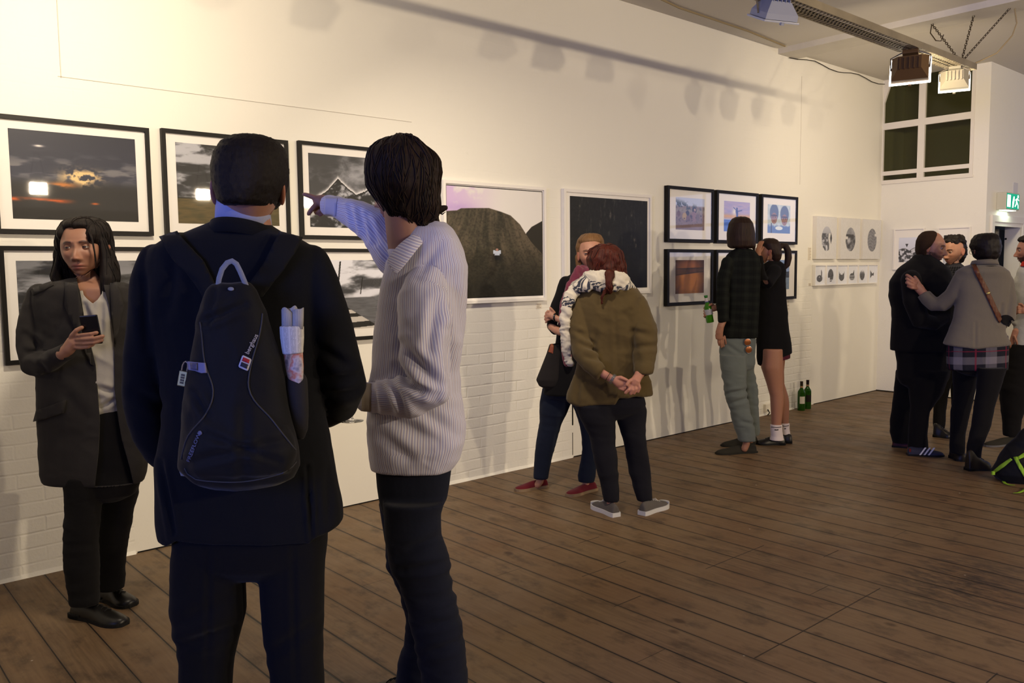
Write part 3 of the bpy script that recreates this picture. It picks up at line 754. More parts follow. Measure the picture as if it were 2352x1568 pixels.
# ---- window over the back wall
MG=NT('window_glass'); 
def glassmat(name,refl=.9,tint=(1,1,1),rough=.02):
    n=NT(name); fr=n.n('ShaderNodeFresnel',IOR=1.5).outputs[0]
    tr=n.n('ShaderNodeBsdfTransparent',Color=tuple(tint)+(1,)); gl=n.n('ShaderNodeBsdfGlossy',Roughness=rough)
    mx=n.n('ShaderNodeMixShader',_0=n.math('MULTIPLY',n.math('MULTIPLY',fr,refl),n.math('SUBTRACT',1.,n.n('ShaderNodeNewGeometry').outputs['Backfacing']))); n.t.links.new(tr.outputs[0],mx.inputs[1]); n.t.links.new(gl.outputs[0],mx.inputs[2]); n.t.links.new(mx.outputs[0],n.out.inputs[0]); return n.m
MGL=glassmat('picture_glass',.9); MWG=glassmat('window_pane_glass',.55,(.55,.56,.45),.08)
b=MB(); x0,x1=XC-.012,XC+.05
for (y0,y1,z0,z1) in ((-1.005,0,2.478,2.50),(-.968,-.012,2.555,2.602),(-.968,-.012,3.085,3.160),(-1.005,-.968,2.50,ZC),(-.482,-.408,2.50,ZC),(-.012,0,2.50,ZC-.26)): e_=.002 if y0==-.482 else 0; b.box((x0-e_,y0,z0),(x1+e_,y1,z1))
w=b.build('window_1',MTR,base=np.zeros(3)); meta(w,kind='structure')
b=MB().box((XC+.018,-.968,2.50),(XC+.024,-.012,ZC)); b.build('pane',MWG,w)
b=MB().box((x0-.004,-1.012,2.452),(x1,.0,2.480),.003); b.build('window_sill',MTR,w)
b=MB(); b.prism([(x0,-.012,ZC-.26),(x0,0,ZC-.26),(x0,0,ZC),(x0,-.10,ZC),(x0,-.085,ZC-.03)],(.06,0,0)); b.build('window_brace',MTR,w)
struct('wall_stair',(XC+.55,YD+.12,2.25),(XC+.6,0,ZC),mat('stair_shadow',(.5,.47,.33),.9))  # backing sheet; its olive tone stands for the dim space behind the pane
# ---- door
b=MB(); e=.022
for (a,c_,z0,z1) in ((10.02,10.09,0,2.04),(10.98,11.07,0,2.04),(10.09,10.98,1.97,2.04)): b.box((a,YD-e,z0),(c_,YD+.002,z1))
b.box((10.09,YD-.006,1.925),(10.98,YD+.03,1.97)); b.box((10.95,YD+.002,0),(11.0,YD+.165,1.97)); b.box((10.09,YD+.03,1.94),(10.95,YD+.165,1.97)); 
d=b.build('door_1',MTR,base=np.zeros(3)); meta(d,kind='structure')
q=math.radians(168); hx,hy=11.02,YD+.27
lx=np.array([-math.cos(q),math.sin(q),0]); ly=np.array([lx[1],-lx[0],0])
b=MB().obox(np.array([hx,hy,.965])+lx*.42,lx*.42,ly*.02,UP*.955); lf=b.build('door_leaf',MTR,d)
b=MB().lathe(np.array([10.9495,YD+.15,1.80]),[(.010,0),(.012,.004),(.006,.012),(.001,.013)],12,axis=(-1,0,0)); b.build('door_hinge',mat('dark_metal',(25,23,22),.5,.6),lf)
struct('wall_corridor',(10.0,YD+1.15,0),(11.6,YD+1.2,2.3),mat('corridor_dark',(.06,.055,.045),.9))  # backing sheet, coloured near-black to stand for the unlit doorway interior
# ================================================================ LIGHTS & FIXTURES
WARM=(1.0,.79,.52); LM=.235
def emit(name,col,st):
    n=NT(name); e=n.n('ShaderNodeEmission',Color=tuple(col)+(1,),Strength=st); n.t.links.new(e.outputs[0],n.out.inputs[0]); return n.m
ME=emit('lamp_glass_lit',(1,.93,.80),9.)
def flood(loc,aim,col,label,group=None,size=1.0,power=0,on=True,hang=None,spread=150,lc=WARM):
    loc=np.array(loc,float); f=np.array(aim,float)-loc; f/=np.linalg.norm(f); s=np.cross(f,UP); s/=np.linalg.norm(s); u=np.cross(s,f)
    r=empty('floodlight',tuple(loc),label,'floodlight',group); m=mat('flood_%d'%(sum(col)),col,.5,.2)
    w,h,dp=.095*size,.070*size,.055*size
    b=MB(); fr=[loc+s*a*w+u*c_*h for a,c_ in((-1,-1),(1,-1),(1,1),(-1,1))]; bk=[loc-f*dp*1.5+s*a*w*.62+u*(c_*h*.55+h*.1) for a,c_ in((-1,-1),(1,-1),(1,1),(-1,1))]; md=[loc-f*dp*.5+s*a*w*.98+u*c_*h*.98 for a,c_ in((-1,-1),(1,-1),(1,1),(-1,1))]
    b.add(fr+md+bk,[(0,1,2,3),(0,4,5,1),(1,5,6,2),(2,6,7,3),(3,7,4,0),(4,8,9,5),(5,9,10,6),(6,10,11,7),(7,11,8,4),(8,11,10,9)])
    for i in range(5): b.obox(loc-f*dp*1.5+s*(i-2)*w*.25,s*.002,u*h*.5,f*.012)
    b.build('housing',m,r)
    b=MB().obox(loc-f*dp*.8+u*(h*1.35),s*w*.42,u*h*.35,f*dp*.45,.004); b.build('junction_box',m,r)
    b=MB().obox(loc+f*.008,s*w*1.10,u*h*1.12,f*.006,.003); b.build('lamp_glass',ME if on else mat('lamp_glass_off',(.45,.47,.5),.15),r)
    b=MB().obox(loc+f*.016-u*h*1.14,s*.010,u*.010,f*.008); b.build('clip',m,r)
    top=loc+UP*(hang if hang else .13)
    b=MB().tube([loc+s*w*1.02-f*dp*.3,loc+s*w*1.06+UP*.075*size,top+s*.03],.0055,6); b.tube([loc-s*w*1.02-f*dp*.3,loc-s*w*1.06+UP*.075*size,top-s*.03],.0055,6); b.tube([top+s*.03,top-s*.03],.006,6); b.build('bracket',mat('bracket_grey',(120,112,98),.5,.5),r,smooth=True)
    if on and power:
        l=bpy.data.lights.new('flood_beam','AREA'); l.shape='RECTANGLE'; l.size=w*2;l.size_y=h*2; l.energy=power*LM; l.color=lc; l.spread=math.radians(spread)
        lo=bpy.data.objects.new('flood_beam',l); COL.objects.link(lo); lo.parent=r; lo.location=tuple(f*.03)
        lo.rotation_euler=Vector(tuple(f)).to_track_quat('-Z','Y').to_euler()
    return r
YT=-1.8
flood((6.47,YT,2.95),(9.9,-.55,1.7),(105,80,50),'brown rusty floodlight with glowing rim, nearer one hanging under tray',None,1.35,60,hang=.15)
flood((7.28,YT,2.98),(9.9,-.75,1.9),(165,160,142),'white floodlight with glowing rim hanging at far end of tray',None,1.1,55,hang=.12)
flood((4.60,YT,2.99),(4.9,-1.0,1.2),(150,155,170),'unlit grey floodlight hanging near top edge before the tray',None,1.2,0,False,.15)
for x,ax,az,pw,sp_ in ((-1.1,-1.0,2.35,50,150),(1.15,.8,2.35,122,150),(2.6,3.9,.6,50,95)): flood((x,YT,2.98),(ax,0,az),(40,38,36),'dark floodlight aimed at the wall above the left pictures','floodlights above the left pictures',1.2,pw,hang=.15,lc=(1,.83,.62),spread=sp_)  # out-of-view lamps; the third is aimed low to brighten the lower wall
# lamps across the room whose glare shows in the picture glass
def mirror(px,py,z):
    d=ray(px,py); t=(z-C[2])/d[2]; p=C+d*t; return np.array([p[0],-p[1],z])
FARL=[]
for (px,py,pw) in ((86,433,345),(463,447,350),(703,466,295)):
    p=mirror(px,py,2.75); 
    if p[1]<-13.6: p=mirror(px,py,2.55)
    flood(p,(p[0]-1.0,0,1.3),(30,30,32),'floodlight across the room facing the picture wall','floodlights across the room',1.05,pw,hang=.5,lc=(1,.80,.55)); FARL.append(p)
flood((10.5,-9.5,3.0),(7.5,-2,1.0),(30,30,32),'floodlight across the room facing the picture wall','floodlights across the room',1.5,190,hang=.5,lc=(1,.82,.58))  # extra floodlight, added as general fill across the room
# tray
m=mat('galvanised',(150,140,118),.55,.55,var=.3)
def tray(x0,x1,y,z,label):
    r=empty('cable_tray',(x0,y,z),label,'cable tray'); b=MB(); w=.075
    for s in(-1,1): b.box((x0,y+s*w-.004,z-.004),(x1,y+s*w+.004,z+.045)); b.box((x0,y+s*w*.25-.008,z-.003),(x1,y+s*w*.25+.008,z))
    x=x0
    while x<x1: b.box((x,y-w,z-.003),(x+.022,y+w,z)); x+=.042
    b.build('rails',m,r)
    b=MB().tube([(x0,y+.03,z+.012),((x0+x1)/2,y+.02,z+.016),(x1-.4,y+.03,z+.012),(x1-.1,y-.01,z+.06),(x1+.05,y,z-.02)],.006,6); b.tube([(x0,y-.02,z+.02),(x1-1.3,y-.03,z+.02),(x1-1.1,y-.02,z+.07),(x1-.7,y-.03,z+.05),(x1-.3,y,z+.015)],.008,6); b.build('cables',mat('cable_dark',(35,30,25)),r,smooth=True)
    return r
tray(-3.8,7.52,YT,3.10,'perforated metal cable tray hanging below the ceiling with floodlights')
def chain(a,b_,label,sag=0,link=.035,r=.0028,name='chain'):
    a,b_=np.array(a),np.array(b_); n=int(np.linalg.norm(b_-a)/(link*.8)); bm=MB(); d=(b_-a)/n
    for i in range(n):
        c0=a+d*(i+.5)+UP*(-sag*math.sin(math.pi*(i+.5)/n)); ax=d/np.linalg.norm(d); s=np.cross(ax,(0,1,0)) if i%2 else np.cross(np.cross(ax,(0,1,0)),ax); s/=np.linalg.norm(s)
        bm.tube([c0+ax*math.cos(q)*link*.55+s*math.sin(q)*link*.25 for q in [2*math.pi*k/8 for k in range(8)]],r,4,closed=True)
    o=bm.build(name,mat('chain_metal',(70,60,45),.5,.6)); return meta(o,label,'chain')
te=(7.40,YT,3.15)
chain((7.73,-1.42,ZC-.055),te,'rusty chain from ceiling beam to tray end, leftmost one')
chain((7.76,-1.75,ZC-.055),te,'rusty chain from ceiling beam to tray end, middle one')
chain((7.78,-2.02,ZC-.055),te,'rusty chain from ceiling beam to tray end, rightmost one')
a=np.array((7.73,-1.42,ZC-.06)); bm=MB(); bm.tube([a,a+(0,.01,-.07),a+(0.02,-.03,-.14),a+(.03,-.07,-.15),a+(.03,-.09,-.10)],.005,5); meta(bm.build('chain',mat('chain_metal',(70,60,45),.5,.6),smooth=True),'loose end of chain looped below the beam by leftmost chain','chain')
c0=np.array((7.80,-2.05,ZC-.06)); bm=MB(); bm.tube([c0,c0+(0,-.02,-.12),c0+(-.03,0,-.22),c0+(-.12,.08,-.36),c0+(-.25,.2,-.44),np.array(te)],.006,6)
meta(bm.build('power_cable',mat('cable_pale',(150,135,105)),smooth=True),'slack pale power cable hanging from beam to tray end','cable')
# cable clipped along ceiling edge and loose wires in the corner
bm=MB(); pts=[]
for (px,py) in ((1480,-20),(1560,18),(1640,45),(1720,72),(1803,106)):
    d=ray(px,py); p=C+d*((ZC-.012-C[2])/d[2]); pts.append(p)
bm.tube(pts,.008,6); o=bm.build('conduit',mat('cable_pale',(150,135,105)),smooth=True); meta(o,'pale cable clipped along the ceiling beside the long wall','cable')
bm=MB(); g=random.Random(3); pts=[(XC-.02-i*.16,-.012-.01*g.random(),ZC-.045-.02*math.sin(i*1.1)) for i in range(14)]; bm.tube(pts,.004,5)
meta(bm.build('loose_wire',mat('cable_dark',(35,30,25)),smooth=True),'thin dark wires trailing along wall top toward the window','cable')
# exit sign
sy=YD; _d=ray(2311,466); sx0=float((C+_d*((YD-.10-C[1])/_d[1]))[0]); _d=ray(2341,466); sx1=float((C+_d*((YD-.10-C[1])/_d[1]))[0])
r=empty('exit_sign',(sx0,sy,2.2),'green lit running man exit sign over the doorway','exit sign')
MB().box((sx0,sy-.10,2.10),(sx1,sy,2.29),.008).build('sign_box',mat('sign_case',(190,188,172),.5),r)
def sign_face():
    n=NT('exit_green'); n.t.links.new(n.n('ShaderNodeEmission',Color=(.02,.42,.24,1),Strength=1.0).outputs[0],n.out.inputs[0]); return n.m
# lit face looks into the room and towards the camera side
MB().box((sx0+.012,sy-.104,2.112),(sx1-.012,sy-.10,2.278)).build('sign_panel',sign_face(),r)
MS=emit('exit_white',(.75,1,.82),2.6); yv=sy-.1045; b=MB()
b.box((sx0+.02,yv-.002,2.13),(sx0+.115,yv,2.262))                      # door symbol
mx=sx0+.175; b.prism([(mx,yv,2.185),(mx+.03,yv,2.25),(mx+.055,yv,2.25),(mx+.055,yv,2.20),(mx+.03,yv,2.13),(mx,yv,2.125)],(0,-.002,0))  # arrow-like bar
cx_=sx0+.31
b.lathe((cx_+.03,yv,2.252),[(.0,0),(.017,.0),(.017,.002),(0,.002)],14,axis=(0,-1,0))
for seg in ([(-.01,2.232),(.02,2.235),(.0,2.185),(-.03,2.185)],[(-.012,2.19),(.012,2.185),(-.045,2.135),(-.062,2.142)],[(-.01,2.195),(.016,2.19),(.048,2.155),(.036,2.148)],[(.03,2.16),(.048,2.155),(.05,2.122),(.036,2.122)],[(.0,2.235),(.018,2.224),(.06,2.205),(.058,2.218)],[(-.008,2.232),(-.012,2.214),(-.05,2.205),(-.048,2.218)]):
    b.prism([(cx_+p[0],yv,p[1]) for p in seg],(0,-.002,0))
b.build('running_man',MS,r)
MB().box((sx0+.03,sy-.09,2.094),(sx1-.06,sy-.02,2.10)).build('downlight',emit('exit_down',(.85,1,.75),3.),r)
l=bpy.data.lights.new('exit_glow','AREA'); l.size=.25;l.energy=1.2;l.color=(.8,1,.75); lo=bpy.data.objects.new('exit_glow',l); COL.objects.link(lo); lo.parent=r; lo.location=(.2,-.06,-.115)
meta(MB().box((10.66,YD-.003,2.30),(10.80,YD,2.43)).build('notice',mat('paper',(205,205,210),.8)),'small white paper notice taped above the exit sign','notice')
# wall socket at the foot of the wall
p=onwall(1762,945); x=p[0]; r=empty('wall_socket',(x,0,.07),'white plastic wall socket low by the ponytailed woman legs','socket'); MB().box((x-.07,-.03,.035),(x+.07,0,.115),.004).build('socket_box',mat('plastic_white',(225,220,205),.4),r); MB().tube([(x-.04,-.032,.06),(x-.05,-.06,.03),(x-.07,-.05,.01)],.006,6).build('plug',mat('cable_dark',(35,30,25)),r,smooth=True)
# dusk windows behind the camera (they light the backs blue)
def bigwin(name,c,ax,h,w_,n_,st,col,energy,spr=160):
    c=np.array(c,float); ax=np.array(ax,float); nn=np.array(n_,float)
    b=MB(); 
    for i in range(4): b.obox(c+ax*(i/3*2-1)*w_/2,ax*.03,UP*h/2,nn*.03)
    for j in range(3): b.obox(c+UP*(j-1)*h/2,ax*(w_/2+.03),UP*.03,nn*.03)
    w=b.build(name,MTR,base=np.zeros(3)); meta(w,kind='structure')
    b=MB().obox(c-nn*.01,ax*w_/2,UP*h/2,nn*.003); b.build('pane',emit(name+'_dusk',col,st),w)
    l=bpy.data.lights.new(name+'_daylight','AREA'); l.shape='RECTANGLE'; l.size=w_;l.size_y=h;l.energy=energy;l.color=col;l.spread=math.radians(spr)
    lo=bpy.data.objects.new(name+'_daylight',l); COL.objects.link(lo); lo.parent=w; lo.location=tuple(c+nn*.05); lo.rotation_euler=Vector(tuple(nn)).to_track_quat('-Z','Y').to_euler()
bigwin('window_2',(-4.08,-4.6,2.0),(0,1,0),1.7,2.6,(1,0,0),1.0,(.20,.30,1.0),62,75)
bigwin('window_3',(14.08,-5.0,2.35),(0,1,0),1.3,3.8,(-1,0,0),2.6,(.45,.55,1.0),3)
wd=bpy.data.worlds.new('world'); sc.world=wd; wd.use_nodes=True; wd.node_tree.nodes['Background'].inputs[0].default_value=(.05,.06,.09,1); wd.node_tree.nodes['Background'].inputs[1].default_value=.3
sc.view_settings.exposure=0.06
# ================================================================ PICTURES
MPR=NT('photo_print'); a=MPR.attr('Col'); MPR.bsdf(Base_Color=a.outputs[0],Roughness=.45,Specular_IOR_Level=.3); MPR=MPR.m
MB_=mat('black_wood',(13,11,10),.5,spec=.22); MWF=mat('white_wood',(.80,.78,.74),.45); MAT_=mat('mount_board',(.82,.80,.765),.85)
def mixc(a,b,m): m=np.asarray(m)[...,None]; return np.asarray(a)*(1-m)+np.asarray(b)*m
def gcol(g): return np.stack([g*1.0,g*.96,g*.90],-1)
def P3(u,v,s=1,sy=1,z=0): return np.stack([u*s,v*sy,np.full_like(u,z)],-1)
def art_sunset(u,v):
    n=fbm(P3(u,v,5,16,1),11,5); n2=fbm(P3(u,v,9,14,2),12,5)
    c=mixc((62,62,72),(38,38,46),v); c=mixc(c,(120,112,104),sstep(.50,.70,n)*np.exp(-((v-.58)/.13)**2)*.9)
    c=mixc(c,(30,27,24),sstep(.5,.35,v)*.9)
    d=np.exp(-((u-.54)/.14)**2-((v-.50-.05*(fbm(P3(u,v,9,3),77,3)-.5)*2)/.075)**2); c=mixc(c,(235,190,120),np.clip(d*1.7*sstep(.40,.60,fbm(P3(u,v,16,18),78,5,.6)),0,1)); c=mixc(c,(225,130,50),np.clip(np.exp(-((u-.38)/.10)**2-((v-.40)/.03)**2)*sstep(.3,.6,n2),0,.8))
    c=mixc(c,(250,230,200),np.exp(-((u-.22)/.035)**2-((v-.83)/.012)**2))
    c=mixc(c,(215,90,25),np.exp(-((v-.225+.02*u)/.022)**2)*sstep(.52,.35,u)*sstep(.3,.6,n)); c=mixc(c,(205,95,30),np.exp(-((u-.64)/.03)**2-((v-.20)/.012)**2))
    c=mixc(c,(18,15,13),sstep(.15,.09,v)); return c
def clouds(u,v,seed,s=4,hi=205,lo=45,asp=2.2,con=(.36,.66)):
    n=fbm(P3(u+.25*fbm(P3(u,v,3,3),seed+9,2),v,s,s*asp,seed),seed,6,.55); g=sstep(con[0],con[1],n); return lo+(hi-lo)*g
def art_field(u,v):
    g=clouds(u,v,21,5,185,42,1.8,(.42,.68)); c=gcol(g); c=mixc(c,(55,52,52),np.exp(-((v-.42)/.04)**2)*.7)
    f=fbm(P3(u,v,14,60),5,4); fld=mixc((62,56,22),(110,84,40),f); m=sstep(.325,.315,v); c=mixc(c,fld,m); return mixc(c,(28,25,20),np.exp(-((v-.32)/.008)**2))
def ridge(u,pts): return np.interp(u,[p[0] for p in pts],[p[1] for p in pts])
def art_peaks(u,v):
    g=clouds(u,v,31,3.2,165,62,1.3,(.35,.72)); h=ridge(u,[(0,.30),(.10,.42),(.20,.50),(.33,.68),(.45,.55),(.55,.47),(.66,.53),(.78,.62),(.9,.5),(1,.42)])+.015*(fbm(P3(u,u*0,60,1),3,3)-.5)
    d=h-v; c=gcol(g); c=mixc(c,(238,225,205),np.exp(-(np.clip(-d,0,1)/.035)**2)*(d<0)*.95)
    n=fbm(P3(u,v,12,14),33,5,.6); m=gcol(30+150*sstep(.45,.72,n)); m=mixc(m,(225,215,195),sstep(.62,.75,fbm(P3(u,v,4,5),38,4))*sstep(.35,.1,v)); c=mixc(c,m,(d>0)*1.0)
    return mixc(c,(18,17,14),np.exp(-((d-.012)/.012)**2)*(d>0))
def art_bw(u,v):
    g=clouds(u,v,41,3.2,225,50,3.2,(.33,.68)); c=gcol(g*(.55+.45*sstep(1,.35,v))); c=mixc(c,(25,24,22),sstep(.30,.22,v)*.92); 
    return mixc(c,(215,208,195),np.exp(-((v-.25-.02*np.sin(u*9))/.018)**2)*.9)
def art_bw2(u,v):
    c=gcol(clouds(u,v,47,4,220,40,2.4)); return mixc(c,gcol(40+30*fbm(P3(u,v,20,50),4,3)),sstep(.34,.33,v))
def art_pier(u,v):
    c=gcol(clouds(u,v,53,2.6,228,60,2.8,(.34,.66))); c=mixc(c,gcol(78+40*fbm(P3(u,v,10,60),6,3)),sstep(.462,.455,v))
    k=(v-.46)/.46; up=.28+.62*(-k); 
    st=np.abs(((np.log(np.clip(-k+.06,.02,2))*2.4+.35*u)%1)-.5)<.27
    m=(v<.40)*(u<.30+.95*(.40-v)*1.35)*st*(u>.02); c=mixc(c,(205,190,165),m*1.0); c=mixc(c,(30,27,22),(v<.40)*(u<.30+.95*(.40-v)*1.35)*(~st)*1.0)
    for (x0,x1,y0,y1,w) in ((.335,.28,.98,.40,.010),(.17,.165,.73,.56,.006),(.60,.57,.75,.5,.006)):
        t=np.clip((y0-v)/(y0-y1),0,1); c=mixc(c,(22,20,18),(abs(u-(x0+(x1-x0)*t))<w)*(v<y0)*(v>y1)*1.0)
    return c
def art_hill(u,v):
    n=fbm(P3(u,v,6,7),61,5); sky=mixc((236,222,196),(214,178,196),sstep(.62,.0,u)*sstep(.42,.6,n)); sky=mixc(sky,(188,150,186),np.exp(-((u-.12)/.16)**2-((v-.80)/.055)**2)*.8)
    h=ridge(u,[(0,.775),(.1,.785),(.14,.805),(.25,.812),(.42,.82),(.55,.79),(.65,.76),(.75,.68),(.82,.585),(.87,.52),(1,.40)]); h2=ridge(u,[(.7,.3),(.82,.60),(.88,.66),(1,.72)])
    g=fbm(np.stack([(u-.45)*(9+6*v)/(.45+.7*(1-v)),v*3.0+3*u,u*0],-1),62,5,.6); f=fbm(P3(u,v,55,70),63,3,.6)
    hill=mixc((42,37,22),(98,82,58),np.clip(g*2.4-.7,0,1)*sstep(.0,.6,v)+.15*f); hill=mixc(hill,(84,76,52),sstep(.45,.75,f)*.3); hill=mixc(hill,(20,17,10),sstep(.5,.3,f)*.25); hill=mixc(hill,(25,22,14),sstep(.45,.05,v)*.5)
    c=mixc(sky,(40,34,22),sstep(.004,-.004,v-h2)); c=mixc(c,hill,sstep(.004,-.004,v-h))
    c=mixc(c,(22,19,15),np.exp(-((u-.505)/.045)**2-((v-.37)/.035)**2)); c=mixc(c,(205,205,200),(abs(u-.50)<.026)*(abs(v-.405)<.022)*1.0); c=mixc(c,(205,205,200),(np.abs(np.abs(u-.50)-.03)<.010)*(abs(v-.415)<.016)*1.0); c=mixc(c,(170,120,95),(np.hypot(u-.50,(v-.437)*1.1)<.014)*1.0); c=mixc(c,(24,22,20),(abs(u-.505)<.03)*(abs(v-.365)<.02)*1.0)
    return c
def art_forest(u,v):
    n=fbm(P3(u,v,55,8),71,4,.6); n2=fbm(P3(u,v,40,40),72,4,.6); g=17+55*sstep(.58,.85,n)*sstep(.15,.8,v)*n2+18*n2; c=np.stack([g,g*.95,g*.78],-1)
    for (x,y,s) in ((.5,.82,1),(.55,.78,.8),(.78,.84,.7),(.37,.72,.6),(.82,.56,.8),(.84,.50,.9),(.48,.62,.5),(.12,.9,.6)): c=mixc(c,(150,135,110),.75*np.exp(-((u-x)/.012)**2-((v-y)/.035)**2)*s*sstep(.3,.7,fbm(P3(u,v,90,40),9,2)))
    return mixc(c,(12,11,9),sstep(.3,.05,v)*.6)
def art_kids(u,v):
    n=fbm(P3(u,v,9,10),81,4); c=mixc((150,120,100),(120,92,78),n); c=mixc(c,(205,205,210),sstep(.70,.78,v)); c=mixc(c,(165,150,120),np.exp(-((v-.6)/.08)**2)*.7)
    tr=fbm(P3(u,v,13,9),82,5); c=mixc(c,(58,64,52),(tr>.47)*sstep(.60,.66,v)*sstep(1.02-.25*u,.80-.25*u,v)); 
    for (x,y,s,k) in ((.64,.62,.075,(48,38,36)),(.40,.52,.06,(45,36,34)),(.30,.42,.08,(190,150,80)),(.62,.42,.11,(150,110,100)),(.75,.40,.07,(120,95,85)),(.10,.50,.06,(110,70,50)),(.42,.36,.07,(120,80,70))):
        c=mixc(c,k,sstep(1.1,.85,np.hypot((u-x)/s,(v-y)/(s*1.5)))); 
    c=mixc(c,(205,165,140),sstep(1.1,.8,np.hypot((u-.655)/.035,(v-.63)/.05))); c=mixc(c,(60,42,38),sstep(.62,.78,fbm(P3(u,v,26,20),83,3))*np.exp(-((v-.4)/.22)**2)); return c
def art_beach(u,v):
    n=fbm(P3(u,v,5,20),91,5); c=mixc((150,145,185),(215,180,185),n); c=mixc(c,(225,165,95),np.exp(-((v-.50)/.07)**2)); c=mixc(c,(252,235,205),np.exp(-((u-.40)/.09)**2-((v-.66)/.12)**2)); c=mixc(c,(70,110,185),sstep(.41,.39,v)); c=mixc(c,(235,235,230),np.exp(-((v-.40)/.010)**2)*.8)
    m=(np.hypot((u-.49)/.05,(v-.66)/.085)<1)|(np.hypot((u-.49)/.032,(v-.77)/.04)<1)|((abs(u-.50)<.035)*(v>.42)*(v<.62)); 
    for (x0,y0,x1,y1) in ((.46,.72,.36,.80),(.53,.68,.68,.72)):
        l=(x1-x0)**2+(y1-y0)**2; t=np.clip(((u-x0)*(x1-x0)+(v-y0)*(y1-y0))/l,0,1); m=m|(np.hypot(u-x0-t*(x1-x0),v-y0-t*(y1-y0))<.014)
    return mixc(c,(72,88,140),m*1.0)
def art_faces(u,v):
    n=fbm(P3(u,v,10,10),95,4); c=mixc((170,180,165),(225,225,215),n); c=mixc(c,(95,120,160),sstep(.30,.22,v+.1*(n-.5)))
    for x,y in ((.28,.60),(.74,.56)):
        c=mixc(c,(95,105,120),sstep(1.06,.96,np.hypot((u-x)/.19,(v-y-.12)/.30))); c=mixc(c,(160,118,98),sstep(1.08,.92,np.hypot((u-x)/.13,(v-y+.08)/.20))); c=mixc(c,(62,52,50),sstep(1.1,.9,np.hypot((u-x)/.14,(v-y-.02)/.035))*.8)
        for q in(-.05,.05): c=mixc(c,(35,28,26),sstep(1.2,.8,np.hypot((u-x-q)/.022,(v-y+.04)/.014)))
        c=mixc(c,(120,60,55),sstep(1.2,.8,np.hypot((u-x)/.045,(v-y+.17)/.013)))
    c=mixc(c,(60,62,75),(abs(u-.16)<.02)*(v<.35)); return mixc(c,(235,232,215),sstep(1.1,.85,np.hypot((u-.50)/.17,(v-.18)/.07)))
def art_dusk(u,v):
    n=fbm(P3(u,v,4,12),97,4); r=np.hypot((u-.5)/.62,(v-.35)/.75); c=mixc((205,125,50),(70,38,20),sstep(.25,1.15,r+.12*(n-.5))); c=mixc(c,(190,110,60),np.exp(-((u-.5)/.3)**2-((v-.86)/.12)**2)*.8)
    y1=.74+.02*u+.01*fbm(P3(u,v*0,30,1),2,2); y2=.555+.10*u; m=(v<y1)*(v>y2); c=mixc(c,mixc((66,42,28),(110,66,38),n),m*.9); c=mixc(c,(32,22,18),np.exp(-((v-y2)/.013)**2)*.9); c=mixc(c,(30,20,16),np.exp(-((v-y1)/.012)**2)*.9); return c
def art_tree(u,v):
    c=mixc((215,215,205),(150,150,135),fbm(P3(u,v,6,6),99,4)); return mixc(c,(60,70,45),(fbm(P3(u,v,10,10),98,4)>.5)*sstep(.7,.5,v))
def art_lake(u,v):
    c=mixc((190,200,215),(120,140,165),v); c=mixc(c,(50,60,70),(v<.55+.08*fbm(P3(u,v*0,9,1),9,3))*(v>.4)); return mixc(c,(110,125,130),(v<=.4)*(.6+.4*fbm(P3(u,v,5,40),3,3)))
PAPER=(228,216,192)
def art_oval(seed,kind):
    def f(u,v):
        c=np.tile(np.array(PAPER,float),u.shape+(1,)); c=c*(.96+.05*fbm(P3(u,v,30,30),seed,3)[...,None])
        x=(u-.5)/.25;y=(v-.48)/.29; m=np.hypot(x,y)<1; n=fbm(P3(u,v,14,14),seed,5,.6)
        if kind==0: g=np.where(y>.45,165+30*(y),85+110*sstep(.4,.65,n)); tri=(abs(x-.05)<.45*np.clip(.55-y,0,1))|(abs(x+.8)<.5*np.clip(.75-y,0,1)); g=np.where(tri&(y<.45),70+70*n,g); g=np.where((y<.2)&(x<.2),90+120*sstep(.4,.6,n),g); extra=(abs(x-.85)<.35*np.clip(.5-abs(y-.05),0,1)*1.2); m=(m&((x<.35)|(y>.45)|tri))|extra; g=np.where(extra,75,g)
        elif kind==1: g=70+120*sstep(.3,.75,fbm(P3(u,v,5,9),seed+1,5)); g=np.where(y>.45,120+60*n,g); m=m&~((x<-.55)&(abs(y-.12)<.12))
        else: g=95+70*n; g=np.where(np.abs(np.sin((y*4+np.sin(x*4)*.35)*3))<.16,170,g); m=m&~((x>.55)&(abs(y-.45)<.10))
        return mixc(c,gcol(g),m*1.0)
    return f
def art_small(k):
    def f(u,v):
        c=np.tile(np.array((236,228,212.)),u.shape+(1,)); x=(u-.5)/.28;y=(v-.46)/.30; n=fbm(P3(u,v,20,20),200+k,4); g=65+60*n; e=np.hypot(x,y)
        if k==0: m=(np.hypot(x,(y+.45)/.62)<1)|((x>.15+.35*(y>.1))&(x<.85)&(y<1.15-abs(x-.6)*2)&(y>-.4)); g=np.where((abs(x+.1)<.15)&(abs(y+.2)<.07),200,g)
        elif k==1: m=(np.hypot((x+.05),(y-.05)/1.15)<1)&~((x<-.3)&(y<-.35)); g=np.where((y<-.7)&(y>-.9),200,g)
        elif k==2: m=(np.hypot(x,(y+.25)/.75)<1)&~((y>.15-.0*x)&(abs(x)<.45))|((abs(abs(x)-.75)<.22)&(y<.75-(.95-abs(x))*1.8)&(y>-.1))
        elif k==3: m=(np.hypot(x,(y+.3)/.68)<1)|((x>0)&(x<.8)&(y<1.0-(.75-x)*1.4)&(y>-.3)); g=np.where((abs((y*6)%1-.5)<.12)&(y<.1),205,g)
        elif k==4: m=(np.hypot(x*1.05,y/1.0)<1); g=g+130*sstep(.1,.95,y)
        else: m=(abs(x)<.75)&(y<.25+.85*np.clip(-x+.0,0,1)+.45*np.clip(x-.3,0,1))&(y>-.15-.75*np.clip(-x,0,1)-.2*np.clip(x-.4,0,1))
        return mixc(c,gcol(g),m*1.0)
    return f
